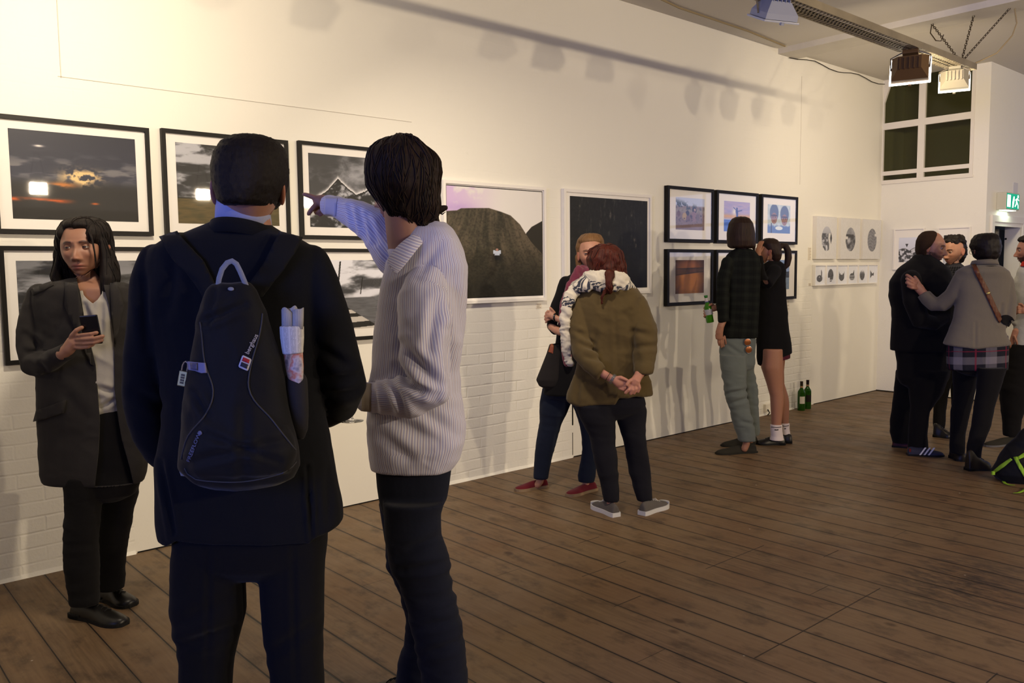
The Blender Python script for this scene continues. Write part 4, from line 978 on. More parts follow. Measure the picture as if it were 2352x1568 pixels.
def art_balloon(u,v):
    c=mixc((205,196,190),(228,222,214),v); h=.45+.13*np.abs(np.sin(u*5.2+.4))*(.7+.3*u); n=fbm(P3(u,v,9,12),120,5); c=mixc(c,gcol(75+140*sstep(.4,.62,n)),(v<h)*1.0); c=mixc(c,(60,55,50),np.exp(-((v-h)/.015)**2)*.7)
    m=(abs(u-.40)<.075*np.clip((v-.60)/.14,0,1))*(v<.74); return mixc(c,(70,66,62),m*1.0)
def art_dark(u,v):
    n=fbm(P3(u,v,6,8),130,4); c=gcol(22+40*n); return mixc(c,(195,188,180),sstep(.30,.18,v+.08*n))
def picture(name,label,cat,x0,x1,z0,z1,art,bw=.021,dep=.03,mw=None,mf=None,glass=True,border=0,back=False,res=170,group=None,canvas=False):
    """x0..x1 along the wall, z0..z1 height; mw = mount margins (l,r,b,t)"""
    mf=mf or MB_
    if back: O=np.array([XC,0,0]); ux=np.array([0,-1.,0]); nn=np.array([-1.,0,0])
    else: O=np.zeros(3); ux=np.array([1.,0,0]); nn=np.array([0,-1.,0])
    pt=lambda x,z,d: O+ux*x+UP*z+nn*d
    r=empty(name,tuple(pt((x0+x1)/2,(z0+z1)/2,0)),label,cat,group)
    if canvas:
        b=MB(); b.obox(pt((x0+x1)/2,(z0+z1)/2,dep/2),ux*(x1-x0)/2,UP*(z1-z0)/2,nn*(dep/2-.0008),.002); b.build('canvas',mat('canvas_edge',(.72,.69,.62),.9),r); d=dep
        px0,px1,pz0,pz1=x0+.002,x1-.002,z0+.002,z1-.002
    else:
        b=MB(); o4=[(x0,z0),(x1,z0),(x1,z1),(x0,z1)]; i4=[(x0+bw,z0+bw),(x1-bw,z0+bw),(x1-bw,z1-bw),(x0+bw,z1-bw)]
        v=[pt(*q,.002) for q in o4]+[pt(*q,dep) for q in o4]+[pt(*q,dep) for q in i4]+[pt(*q,.002) for q in i4]
        f=[]
        for i in range(4):
            j=(i+1)%4; f+=[(i,j,4+j,4+i),(4+i,4+j,8+j,8+i),(8+i,8+j,12+j,12+i),(12+i,12+j,j,i)]
        b.add(v,f); b.build('frame',mf,r)
        MB().obox(pt((x0+x1)/2,(z0+z1)/2,dep-.017),ux*((x1-x0)/2-bw),UP*((z1-z0)/2-bw),nn*.003).build('mount',MAT_,r); d=dep-.0132
        l,rr,bb,tt=mw; px0,px1,pz0,pz1=x0+bw+l,x1-bw-rr,z0+bw+bb,z1-bw-tt
        if border: MB().obox(pt((px0+px1)/2,(pz0+pz1)/2,d-.0001),ux*((px1-px0)/2+border),UP*((pz1-pz0)/2+border),nn*.0003).build('print_border',mat('ink_black',(14,12,12),.6),r); d+=.0006
    nu=res; nv=max(4,int(res*(pz1-pz0)/(px1-px0))); U_,V_=np.meshgrid(np.linspace(0,1,nu),np.linspace(0,1,nv))
    if back: pass
    col=art(U_,V_); col=lin(np.clip(col,0,255)/255.)/np.array([.90,.80,.62])*.80; col=np.clip(col,0,.85)
    v=pt(0,0,d)+ux*(px0+(px1-px0)*U_)[...,None]+UP*(pz0+(pz1-pz0)*V_)[...,None]
    idx=np.arange(nu*nv).reshape(nv,nu); f=np.stack([idx[:-1,:-1],idx[:-1,1:],idx[1:,1:],idx[1:,:-1]],-1).reshape(-1,4)
    mesh_obj('print',v.reshape(-1,3),f,MPR,r,smooth=False,cols=col.reshape(-1,3))
    if glass and not canvas: MB().obox(pt((x0+x1)/2,(z0+z1)/2,dep-.005),ux*((x1-x0)/2-bw),UP*((z1-z0)/2-bw),nn*.001).build('glass',MGL,r)
    return r
ms=(.042,.042,.05,.042)
picture('framed_photograph','black framed photograph of a dark sunset with golden cloud','picture',.79,1.515,1.70,2.262,art_sunset,mw=(.055,.05,.05,.042),res=290)
picture('framed_photograph','black framed photograph of stormy clouds over a green field','picture',1.578,2.303,1.70,2.270,art_field,mw=(.052,.045,.05,.045),res=260)
picture('framed_photograph','black framed photograph of snow rimmed peaks behind the pointing hand','picture',2.370,3.095,1.70,2.278,art_peaks,mw=(.045,.045,.05,.045),res=260)
picture('framed_photograph','black framed monochrome cloud photograph behind the long-haired man','picture',.795,1.515,1.067,1.640,art_bw,mw=(.05,.05,.05,.05),res=260)
picture('framed_photograph','lower black framed photograph hidden behind the man with the backpack','picture',1.58,2.303,1.067,1.640,art_bw2,mw=(.05,.05,.05,.05),res=120)
picture('framed_photograph','black framed monochrome photograph of pier with pole and pale stripes','picture',2.370,3.090,1.067,1.642,art_pier,mw=(.045,.045,.05,.05),res=260)
picture('framed_photograph','large white framed photograph of a grassy hill under pink sky','picture',3.425,4.385,1.265,2.113,art_hill,.022,.035,(.012,.012,.022,.014),MWF,False,.006,res=420)
picture('framed_photograph','large white framed photograph of a dark forest behind two women','picture',4.575,5.622,1.288,2.117,art_forest,.024,.035,(.05,.02,.025,.028),MWF,False,res=220)
SX=[(5.827,6.500),(6.547,7.228),(7.285,7.958)]
for (i,(x0,x1)),a1,l1 in zip(enumerate(SX),(art_kids,art_beach,art_faces),('black framed colour photograph of children sitting on the ground','black framed photograph of figure with raised arms against the sunset','black framed photograph of two people in grey hoods')):
    picture('framed_photograph',l1,'picture',x0,x1,1.727,2.212,a1,.028,.042,(.10,.10,.082,.065),res=130)
for (i,(x0,x1)),a1,l1 in zip(enumerate(SX),(art_dusk,art_tree,art_lake),('black framed photograph of orange dusk beside the beer bottle','lower black framed photograph mostly hidden behind bob-haired person','lower right black framed photograph partly behind the ponytailed woman')):
    picture('framed_photograph',l1,'picture',x0,x1,1.168,1.665,a1,.028,.042,(.10,.10,.075,.068),res=110)
for k,(x0,x1) in enumerate(((8.330,8.765),(8.850,9.300),(9.365,9.812))):
    picture('canvas_print',('square pale canvas with oval of jagged dark rocks, left of three','square pale canvas with oval misty landscape, middle of three','square pale canvas with oval of rippled water, right of three')[k],'canvas print',x0,x1,1.577,2.035,art_oval(140+k,k),dep=.045,canvas=True,res=90)
nm=('teardrop shape','leaf shape','horned bowl shape','crossed drop shape','smudged oval shape','hourglass shape')
for k in range(6):
    x0=8.335+k*.2405; picture('small_framed_print','small white framed print of dark '+nm[k]+' in lower row','small print',x0,x0+.2385,1.292,1.518,art_small(k),.012,.035,(.0,.0,.0,.0),MWF,False,res=60)
picture('framed_photograph','white framed print of inverted cone over mountains on back wall','picture',.172,.520,1.45,1.926,art_balloon,.014,.03,(.045,.045,.075,.09),MWF,False,back=True,res=110)
picture('framed_photograph','white framed dark print on back wall behind curly-haired man','picture',.662,1.012,1.45,1.918,art_dark,.014,.03,(.055,.065,.05,.072),MWF,False,back=True,res=90)
ML=mat('label_card',(222,214,198),.8)
def caption(px0,py0,px1,py1,label,txt=3):
    a,b=onwall(px0,py0),onwall(px1,py1); r=MB().box((a[0],-.004,b[2]),(b[0],0,a[2])).build('caption_card',ML); meta(r,label,'caption card')
    q=MB(); h=(a[2]-b[2])
    for i in range(txt): z=a[2]-h*(i+.8)/(txt+.6); q.box((a[0]+.006,-.0045,z-.0015),(a[0]+(b[0]-a[0])*(.9 if i%2==0 else .65),-.004,z+.0015))
    q.build('print_lines',mat('ink_grey',(120,112,105),.8),r)
caption(1231,697,1243,708,'small white caption card below the grassy hill photograph')
caption(1856,568,1862,597,'tall caption card beside the jagged rocks canvas',8)
caption(1857,650,1862,656,'tiny caption card beside the row of small prints')
for i,y in enumerate((690,698,706)): caption(1806,y,1812,y+6,('top','middle','bottom')[i]+' caption card of three near ponytailed woman back',1)
# ================================================================ PEOPLE: front group
MK=dict(suit=cloth('navy_suit',(12,13,17)),trou=cloth('dark_trousers',(11,11,14)),coat=cloth('charcoal_coat',(38,36,35)),black=cloth('black_cloth',(13,12,13)),jean=cloth('dark_denim',(22,25,38),var=.4),tee=cloth('grey_tee',(150,146,138),.9,.3,0,.06))
LB=mat('black_leather',(14,12,11),.38,spec=.4); MSO=mat('shoe_sole_dark',(10,9,9),.7)
# ---------- long-haired man with phone
S0=3.58
R1=person(225,1430,'person with long dark hair in charcoal coat looking up from a phone')
sk=(.27,.14,.088)
coat_r=[(640,160,235,.02,.7),(650,118,282,.01,.62),(662,88,306,.0,.56),(690,80,318),(740,86,320),(800,92,320),(870,91,320),(945,92,324),(1000,95,330),(1060,97,334),(1085,99,331),(1104,104,326)]
coat_r=kk(coat_r,0,.52)
ar1=[(90,676,0,24),(77,730,-.01,30),(73,790,-.02,31),(80,835,-.05,29),(112,832,-.13,23),(148,811,-.2,19),(156,806,-.215,19)]
ar2=[(300,676,0,24),(318,740,0,26),(324,820,0,26),(332,900,.01,22),(343,955,.02,18)]
torso=WW(coat_r); A1=TT(ar1,cap=2);A2=TT(ar2)
coat=garment('coat',[torso,A1,A2],MK['coat'],R1,.0062,3,[fold(.005,5,5,9,3),creases([(95,800,60,770,8,.008),(100,815,66,812,7,.008),(110,860,85,825,7,.006),(150,700,120,780,12,.005),(120,880,200,960,14,.004),(110,1000,200,1010,20,.003)])],
  cuts=[[(172,618),(176,640),(184,676),(192,725),(206,785),(219,838),(229,967),(226,1040),(218,1108),(216,1135),(312,1135),(300,1080),(280,1010),(272,967),(263,894),(262,778),(250,700),(240,664),(236,640),(238,618)]])
tee_r=[(650,165,255,.02,.75),(664,135,282,.0,.58)]+[(r[0],r[1]+14,r[2]-14,-.004,.535) for r in coat_r[3:7]]+[(945,125,300,-.004,.52),(968,128,300,-.004,.5)]
tee=garment('t_shirt',[WW(tee_r)],MK['tee'],R1,.006,2,[fold(.006,7,5,6,8),creases([(195,700,215,760,6,.008),(235,690,232,780,6,.006),(228,890,262,900,6,.010),(232,935,265,915,5,.008)])],cuts=[[(184,620),(184,640),(191,676),(200,686),(213,697),(224,688),(234,674),(240,640),(240,620)]])
hips=WW(kk([(930,120,305),(980,122,312),(1060,140,318),(1110,149,318)],0,.55),cap=3); 
l1=WW(kk([(1090,149,236),(1153,154,229),(1195,151,226),(1237,150,222),(1305,152,224),(1345,158,224),(1385,164,226)],-.045,.9)); l2=WW(kk([(1090,232,316),(1140,236,313),(1173,236,302),(1205,232,300),(1244,230,290),(1290,228,285),(1350,228,284)],.10,.95))
trz=garment('trousers',[hips,l1,l2],MK['black'],R1,.0065,2,[fold(.0035,5,6,18,4,mask=band(1120,1400,30))])
hd=head(193,571,S0,69,-19,-3,2,skin=sk,lips=(.27,.085,.07),wide=1.05,nose=.9,jaw=1.3,brow=(.02,.014,.012),socket=.9)
ff=-.225
def FG(pts,ds,r): return TT([(p[0],p[1],ds+(p[2] if len(p)>2 else 0),(p[3] if len(p)>3 else r)) for p in pts],n=12)
hand=[TT([(140,815,ff,13,.8),(156,802,ff,15,.8),(168,786,ff,16,.7),(176,778,ff+.005,13,.7)],n=16),
 FG([(172,772),(190,769,-.012),(208,767,-.014),(222,764,-.006)],ff-.005,4.6),FG([(172,780),(192,779,-.016),(216,777,-.018),(236,772,-.006)],ff-.005,4.7),
 FG([(170,789),(192,789,-.014),(216,787,-.016),(234,781,-.004)],ff-.005,4.5),FG([(168,798),(186,799,-.01),(202,797,-.012),(214,791,-.004)],ff-.005,4.0),
 FG([(160,786,0,6.5),(166,770,-.008,6),(176,758,-.012,5.2),(188,752,-.004,4.8)],ff,5)]
neck=TT([(196,600,.03,24),(206,640,.02,23),(212,675,.01,30)]); neck['s']=1
body(R1,hd,[torso,A1,A2,hips,l1,l2,neck,TT([(206,676,-.015,26),(212,705,-.02,32)],cap=3)|{'s':1}],sk,.009,.76,gz=-RH*.35+UP*.05,fine=[hand,hang_hand(345,975,.02,4.4,-1)])
o=MB(); c0=P(205,757,S0+ff+.006); e1=RH*math.cos(.1)+UP*math.sin(.05); 
ph=empty('smartphone',tuple(c0),'black smartphone held up in the long-haired man hand','phone')
up_=UP*.92+FH*-.15+RH*-.06; up_/=np.linalg.norm(up_); sd=np.cross(up_,FH); sd/=np.linalg.norm(sd); nn=np.cross(sd,up_)
MB().obox(P(209,757,S0+ff+.012),sd*.036,up_*.060,nn*.0055,.004).build('phone_body',mat('phone_black',(10,10,11),.25,spec=.5),ph)
MB().obox(P(209,757,S0+ff+.012)+nn*(.006 if nn@FH>0 else -.006),sd*.032,up_*.052,nn*.0006).build('screen',mat('phone_screen',(6,6,8),.08,spec=.6),ph)
HM=hairmat('black_hair',(11,9,9),(34,26,22))
hr=garment('hair',[WW(dd([(499,184,210),(503,166,228),(511,153,238),(530,141,248),(555,134,254),(585,131,258),(615,127,263),(640,128,266),(662,140,262)],.062,[.05,.085,.105,.115,.11,.095,.07,.05,.035])),EE(194,518,.012,46,19,.092),EE(158,537,.012,19,26,.080),EE(226,540,.0,21,30,.085),
  TT([(152,535,-.01,9),(140,565,-.0,10),(136,600,.0,11),(128,635,.0,13),(136,662,0,10)]),TT([(218,528,-.03,10),(236,555,-.03,9),(243,595,-.03,13),(247,640,-.045,18),(243,690,-.05,12),(238,712,-.05,5)]),TT([(255,580,0,7),(264,610,0,9),(268,640,0,8),(262,668,0,6)])],HM,R1,.0045,3,[streak(.006,60,3,4)])
strands(hr,260,.15,.0021,seed=4,jit=.15)
locks('hair_wisp',[[P(a[0],a[1],S0+a[2]) for a in s_] for s_ in ([(203,528,-.09),(211,550,-.098),(217,580,-.09),(219,605,-.08),(221,625,-.07)],[(206,528,-.09),(213,552,-.095),(219,585,-.085),(222,612,-.07)],[(254,570,0),(266,590,.0),(270,606,0),(263,622,0)],[(256,560,0),(264,585,.0),(268,600,0)],[(150,520,-.04),(138,560,-.03),(134,600,-.02)])],HM,R1,.003,6)
patch('lapel',[(151,650),(178,656),(192,725),(219,838),(208,834),(172,752),(150,700)],coat,MK['coat'],R1,.007,.004)
patch('lapel',[(252,652),(268,650),(284,700),(266,790),(262,778),(256,720)],coat,MK['coat'],R1,.007,.004)
patch('pocket_flap',[(90,941),(154,918),(149,947),(84,968)],coat,MK['coat'],R1,.014,.006)
patch('shoulder_tab',[(72,664),(120,648),(124,656),(78,678)],coat,MK['coat'],R1,.006,.004)
s_=.92
shoe(R1,onfloor(170,1412),onfloor(288,1436),.11,'derby',LB,MSO); shoe(R1,onfloor(232,1372),onfloor(306,1393),.11,'derby',LB,MSO)
# ---------- man in navy suit with backpack
S0=2.1
R2=person(575,1900,'person in dark navy suit seen from behind wearing a black backpack')
sk2=(.36,.19,.13)
jr=[(505,505,604,.01,.85),(520,470,624,.01,.75),(536,430,650,.0,.62),(552,378,690,.0,.52),(572,346,728),(600,338,738),(650,340,740),(720,348,736),(800,362,735),(870,374,734),(940,378,742),(1000,370,757),(1060,363,766),(1120,360,777),(1180,359,786),(1215,366,787)]
jt=WW(kk(jr,0,.47)); a1=TT([(356,596,0,36),(346,650,0,43),(345,736,0,47),(337,841,.02,50),(335,925,.05,48),(350,990,.1,44),(372,1040,.14,36)],n=24); a2=TT([(716,600,0,38),(733,650,0,43),(748,700,0,44),(766,760,.0,46),(781,830,.01,46),(789,880,.03,51),(776,924,.09,46),(745,945,.15,38)],n=24)
jk=garment('suit_jacket',[jt,a1,a2],MK['suit'],R2,.0065,3,[fold(.003,5,5,5,5),creases([(330,640,338,800,10,.006),(400,600,385,720,14,.006),(800,840,740,800,10,.009),(822,860,755,870,9,.009),(815,900,760,905,9,.007),(310,900,372,930,12,.006),(705,1070,716,1228,4,.010),(372,1060,400,1219,6,.008),(752,1080,755,1205,9,.004)])],hem=(1218,150,[(355,1238),(380,1241),(404,1220),(560,1224),(711,1228),(720,1218),(751,1210),(790,1196)]))
h2=WW(kk([(1140,390,752),(1200,398,750),(1248,402,748)],0,.5),cap=3); L1=WW(kk([(1215,402,582),(1250,404,566),(1282,399,558),(1362,398,558),(1416,400,559),(1482,415,542),(1507,417,534),(1568,416,530),(1700,420,524),(1800,424,520),(1885,428,516)],0,.85)); L2=WW(kk([(1215,582,748),(1250,590,747),(1290,600,743),(1362,602,741),(1416,605,740),(1480,614,740),(1540,624,741),(1568,625,742),(1700,636,738),(1800,640,734),(1885,644,730)],0,.85))
garment('trousers',[h2,L1,L2],MK['trou'],R2,.008,3,[fold(.004,4,4,7,6),creases([(420,1480,540,1440,12,.010),(405,1430,520,1380,14,.006),(620,1500,735,1420,12,.006),(480,1260,478,1560,6,.003),(672,1260,680,1560,6,.003)])])
hd2=head(571,430,S0,112,176,0,0,skin=sk2,eyes=True,wide=.97)
nk=TT([(570,440,.018,50,.95),(570,490,.015,50),(571,545,.0,56),(575,590,0,64)]); nk['s']=1
body(R2,hd2,[jt,a1,a2,h2,L1,L2,nk,TT([(372,1030,.14,26),(420,1065,.19,24)])|{'s':.9},TT([(745,940,.15,26),(705,965,.21,24)])|{'s':.9}],sk2,.010,.78,fine=[hang_hand(432,1080,.20,8.2,1),hang_hand(692,980,.22,8.2,-1)])
HM2=hairmat('short_dark_hair',(15,12,12),(33,26,22),.6,2200,200)
garment('hair',[WW(dd([(313,556,608),(319,533,630),(333,514,645),(355,502,653),(385,496,656),(412,498,655),(434,503,650),(450,509,641),(466,514,634),(476,532,622)],-.008,[.05,.078,.102,.118,.128,.131,.131,.130,.126,.116]))],HM2,R2,.0045,3,[lambda V,N,U,Vv,px:.0022*(fbm(V*220,3,2)-.5)*2])
cc=P(560,503,S0+.012); mc=cloth('blue_collar',(140,145,175),.85,.4,.05,.05)
ringband('shirt_collar',cc-UP*.036,.064,.071,.072,mc,R2,tilt=.022,flare=.006,lean=-.008)
ringband('jacket_collar',P(562,540,S0+.008)-UP*.02,.080,.086,.036,MK['suit'],R2,tilt=.024,flare=.012,th=.006,lean=-.008)
f1=P(470,1900,S0)*np.array([1,1,0]); f2=P(690,1900,S0)*np.array([1,1,0])
shoe(R2,f1-FH*.07-RH*.0,f1+FH*.22-RH*.04,.115,'derby',LB,MSO); shoe(R2,f2-FH*.07,f2+FH*.22+RH*.04,.115,'derby',LB,MSO)
# ---------- backpack
MBK=cloth('backpack_nylon',(12,12,14),.7,.5,.1,.3); MST=cloth('strap_webbing',(14,14,16),.8); MLG=cloth('webbing_grey',(120,122,124),.8)
bp=empty('backpack',tuple(P(550,880,1.93)),'black backpack worn on the navy suited back','backpack')
S0=1.985
pk=garment('pack_body',[WW(kk([(652,492,572),(668,480,586),(700,466,600),(750,452,618),(820,440,638),(890,432,652),(960,424,668),(1030,416,684),(1070,420,688),(1096,442,676),(1110,480,640)],-.055,.58)),WW(kk([(930,462,620),(980,440,660),(1040,425,682),(1080,440,672)],-.085,.5))],MBK,bp,.006,3,[fold(.006,7,4,8,12),creases([(470,740,560,700,8,.008),(450,900,480,960,8,.006),(500,640,480,760,7,.004),(440,1060,660,1010,10,.006),(480,1000,640,1060,8,.006),(560,940,560,1100,12,.004)])])
seam('piping',[(460,740),(464,766),(471,833),(490,896),(475,948),(433,1001),(417,1054)],pk,mat('piping_grey',(52,52,56),.6),bp,.0018)
seam('piping',[(602,720),(597,762),(571,889),(626,966),(678,1033)],pk,mat('piping_grey',(52,52,56),.6),bp,.0018)
seam('piping',[(425,1075),(450,1100),(555,1106),(650,1085),(680,1060)],pk,mat('piping_grey',(52,52,56),.6),bp,.0016)
hp=[P(a,b,1.985-.075+d) for a,b,d in ((500,662,.01),(503,640,0),(510,618,0),(522,603,.0),(533,599,0),(543,606,0),(552,624,0),(561,645,0),(567,660,.01))]
MB().tube(hp,.0062,8,ell=.35,flat=FH).build('grab_handle',MLG,bp,smooth=True)
patch('handle_patch',loop2(531,664,7,4),pk,MLG,bp,.003,.002,4)
patch('shoulder_strap',[(372,552),(412,540),(470,600),(500,660),(482,700),(452,650),(400,590)],jk,MST,bp,.012,.008); patch('shoulder_strap',[(640,546),(690,560),(650,620),(605,680),(580,690),(570,660),(610,600)],jk,MST,bp,.012,.008)
lp=[P(a,b,1.96) for a,b in ((446,1070),(424,1068),(414,1076),(418,1088),(440,1090),(452,1084))]; MB().tube(lp,.0055,8,ell=.4,flat=FH).build('side_loop',MLG,bp,smooth=True)
patch('logo_border',[(556,817),(559,815.5),(576,823.5),(577.8,827),(570,850),(567,851.3),(550,843.5),(548.3,840)],pk,mat('logo_white',(170,168,180),.7),bp,.003,.001,6)
patch('logo_red',[(559.3,820),(574,826.3),(571.2,834.6),(556,828.4)],pk,mat('logo_red',(150,28,34),.7),bp,.0042,.001,6); patch('logo_navy',[(555,831),(570,837.3),(566.8,847),(552,840.3)],pk,mat('logo_navy',(28,30,48),.7),bp,.0042,.001,6)
textdecal('logo_text','berghaus',(571,814.5),(6.0,-12.3),14.5,pk,mat('logo_grey',(150,148,150),.7),bp,.003,.012)
textdecal('pocket_text','FREEFLOW',(437,1060),(5.2,-13.0),11,pk,mat('logo_dim',(95,98,125),.7),bp,.003,.01); patch('pocket_dot',loop2(461,994,4.2,5),pk,mat('logo_dim',(95,98,125),.7),bp,.003,.001,5)
patch('buckle_webbing',[(436,830),(474,833),(477,856),(466,857),(452,852),(438,850)],pk,mat('webbing_lilac',(112,112,140),.6),bp,.006,.004,6)
patch('buckle',[(445,833),(459,833),(459,850),(446,849)],pk,mat('buckle_grey',(70,70,95),.4),bp,.010,.003,6)
S0=1.95
garment('side_pocket',[TT([(679,872,0,27,.8),(683,930,0,26,.8),(688,985,.005,20,.7),(690,1003,.01,12,.6)],n=18)],cloth('pocket_mesh',(30,29,31),.8,1.5),bp,.005,2)
pl=empty('padlock',tuple(P(421,870,1.9)),'brass combination padlock hanging from the backpack webbing','padlock')
c=P(421,869,1.905); ux=(P(432,872,1.905)-P(412,868,1.905)); ux/=np.linalg.norm(ux); uz=np.cross(ux,FH); uz/=np.linalg.norm(uz); uz=uz if uz[2]>0 else -uz
MB().obox(c,ux*.0098,uz*.0178,FH*.006,.002).build('lock_body',mat('brass',(150,140,95),.35,.7),pl)
MB().tube([c+uz*.016-ux*.006,c+uz*.030-ux*.006,c+uz*.037-ux*.004,c+uz*.040,c+uz*.037+ux*.004,c+uz*.030+ux*.006,c+uz*.016+ux*.006],.0022,8).build('shackle',mat('steel',(190,190,200),.2,.9),pl,smooth=True)
b=MB(); 
for i in range(4): b.obox(c-FH*.0062+uz*(.009-.006*i),ux*.004,uz*.0022,FH*.001)
b.build('number_dials',mat('dial_dark',(70,62,45),.5,.4),pl)
# newspaper
def newsmat():
    n=NT('newsprint'); u=n.attr('cu').outputs['Fac']; v=n.attr('cv').outputs['Fac']; M_=n.math
    w=n.noise(n.n('ShaderNodeCombineXYZ',X=M_('MULTIPLY',u,420.),Y=M_('MULTIPLY',v,90.),Z=0.).outputs[0],1,2); col=M_('LESS_THAN',M_('FRACT',M_('MULTIPLY',u,75.)),.78); ln=M_('LESS_THAN',M_('FRACT',M_('MULTIPLY',v,330.)),.5)
    f=M_('MULTIPLY',M_('MULTIPLY',col,ln),M_('GREATER_THAN',w,.42)); n.bsdf(Base_Color=n.mix(M_('MULTIPLY',f,.55),(.56,.54,.50,1),(.12,.12,.13,1)),Roughness=.85); return n.m
def newspic():
    n=NT('news_picture'); o=n.obj(); a=n.noise(o,26,3); c=n.ramp(a,[(.3,(.08,.09,.16)),(.45,(.45,.40,.42)),(.55,(.40,.12,.07)),(.62,(.42,.30,.22)),(.75,(.10,.07,.06))]); n.bsdf(Base_Color=c,Roughness=.8); return n.m
S0=1.935
nwp=empty('newspaper',tuple(P(672,800,1.93)),'rolled newspaper tucked upright in the backpack side pocket','newspaper'); NM=newsmat()
garment('outer_sheet',[TT([(670,748,0,28,.62),(671,775,0,27.5,.62),(672,800,0,25,.6),(673,812,0,24,.6)],cap=0,n=24)],NM,nwp,.003,1)
garment('inner_pages',[TT([(673,805,.004,22.5,.6),(676,840,.004,21.5,.6),(679,870,.004,18,.6),(680,889,.004,16,.55)],cap=0,n=24)],newspic(),nwp,.003,1)
b=MB()
for (cx_,dz_,rx_,rd_,a0,a1,yt,yl) in ((661,0,15,.010,-2.6,.9,708,3),(672,.004,12,.010,-1.6,1.9,704,-3),(683,0,15,.012,-.8,2.6,707,2),(676,.008,22,.014,-1.2,1.3,716,0),(688,-.002,9,.007,-2.4,1.8,712,0)):
    n_=14; lo=[];hi=[]
    for i_ in range(n_):
        a=a0+(a1-a0)*i_/(n_-1); x_=cx_+rx_*math.sin(a); d_=-rd_*math.cos(a)+dz_; e_=math.sin(math.pi*i_/(n_-1))**.4
        lo.append(P(x_*.96+.04*672,756,S0+d_)); hi.append(P(x_,yt+yl*math.sin(3*a)+(1-e_)*14,S0+d_))
    for q in range(n_-1): b.add([lo[q],lo[q+1],hi[q+1],hi[q]],[(0,1,2,3)])
o_=b.build('folded_top',NM,nwp,smooth=True); md=o_.modifiers.new('t','SOLIDIFY'); md.thickness=.0022
# ---------- pointing man in striped shirt
S0=2.7
R3=person(960,1650,'person in blue and white striped shirt pointing at a picture')
sk3=(.31,.165,.12)
def shirtmat():
    n=NT('striped_shirt'); u=n.attr('cu').outputs['Fac']; M_=n.math; w=M_('SINE',M_('MULTIPLY',u,2*math.pi/.0060)); w2=n.ramp(w,[(.25,(0,0,0)),(.75,(1,1,1))])
    th=M_('GREATER_THAN',M_('FRACT',M_('DIVIDE',u,.012)),.86); o=n.obj()
    c=n.mix(w2,(.44,.45,.64,1),(.76,.74,.77,1)); c=n.mix(M_('MULTIPLY',th,.45),c,(.34,.22,.25,1))
    n.bsdf(Base_Color=c,Roughness=.85,Specular_IOR_Level=.15,Sheen_Weight=.1,Normal=n.bump(n.noise(o,300,2),.12,.001)); return n.m
SH=shirtmat()
sr=[(514,972,1020,.02,1),(528,935,1036,.01,.95),(548,914,1048,.0,.85),(578,898,1061,.0,.75),(611,889,1069),(650,881,1070),(700,873,1069),(760,863,1064),(800,860,1057),(850,857,1052),(900,851,1055),(930,850,1059),(977,849,1066),(1010,849,1065),(1049,853,1054),(1074,857,1038)]
st=WW(kk(sr,0,.68)); na=TT([(978,650,-.07,42),(970,690,-.12,52),(972,740,-.15,55),(975,800,-.16,55),(982,850,-.165,51),(984,892,-.17,46),(955,911,-.165,43),(925,913,-.14,44),(890,912,-.11,37),(862,912,-.08,31),(845,912,-.06,30),(836,912,-.05,31)],cap=2,n=26)
fa=TT([(915,590,.06,48),(895,562,.09,44),(869,527,.12,40),(845,510,.15,36),(822,495,.18,32),(795,486,.21,25),(771,476,.24,21),(757,474,.262,21.5),(751,473,.27,21)],cap=2,n=22)
shirt=garment('striped_shirt',[st,na,fa],SH,R3,.0052,3,[fold(.006,4.5,5,6,15),fold(.003,9,9,10,16),creases([(1000,700,985,800,12,.012),(1020,760,1040,900,12,.010),(925,790,1000,880,11,.012),(915,840,965,900,9,.010),(935,880,1000,905,8,.010),(880,890,900,940,7,.009),(905,880,930,945,7,.009),(860,885,868,940,5,.008),(1040,640,1062,760,14,.008),(1010,560,960,640,10,.005),(900,960,1000,1010,16,.008),(960,940,1050,1000,14,.008),(880,1000,940,1050,12,.006),(870,560,845,500,6,.009),(848,550,828,490,6,.009),(820,530,806,478,5,.007),(880,570,902,600,6,.007)])])
patch('shirt_cuff',[(747,453),(775,455),(772,496),(744,492)],shirt,cloth('plain_cuff',(178,180,205),.85,.3,.05,.05),R3,.003,.003,6)
cufm=cloth('cuff_inside',(150,140,128),.85,.3,.05,.05); patch('shirt_cuff',[(833,881),(853,882),(852,944),(832,942)],shirt,cufm,R3,.003,.003,8)
h3=WW(kk([(1050,862,1040),(1077,863,1037),(1116,866,1032),(1144,870,1027),(1172,877,1013),(1195,888,1004)],0,.62),cap=3); n1=WW(kk([(1150,880,1022),(1180,882,1013),(1230,885,1013),(1278,895,1030),(1330,915,1033),(1392,938,1049),(1473,955,1063),(1568,975,1071),(1640,985,1077),(1675,988,1080)],-.05,.85)); n2=WW(kk([(1150,870,990),(1201,878,985),(1250,888,985),(1297,890,985),(1335,911,990),(1402,932,1000),(1478,933,1000),(1521,916,995),(1560,913,990),(1578,916,985)],.12,.8))
garment('jeans',[h3,n1,n2],MK['jean'],R3,.0065,3,[fold(.008,4,4,16,21,mask=band(1300,1680,60)),creases([(1010,1230,920,1270,10,.008),(1028,1290,930,1310,9,.008),(960,1440,1055,1420,9,.007),(975,1500,1062,1470,9,.007)])])
hd3=head(926,430,S0,88,-127,4,0,skin=sk3)
g0=.285
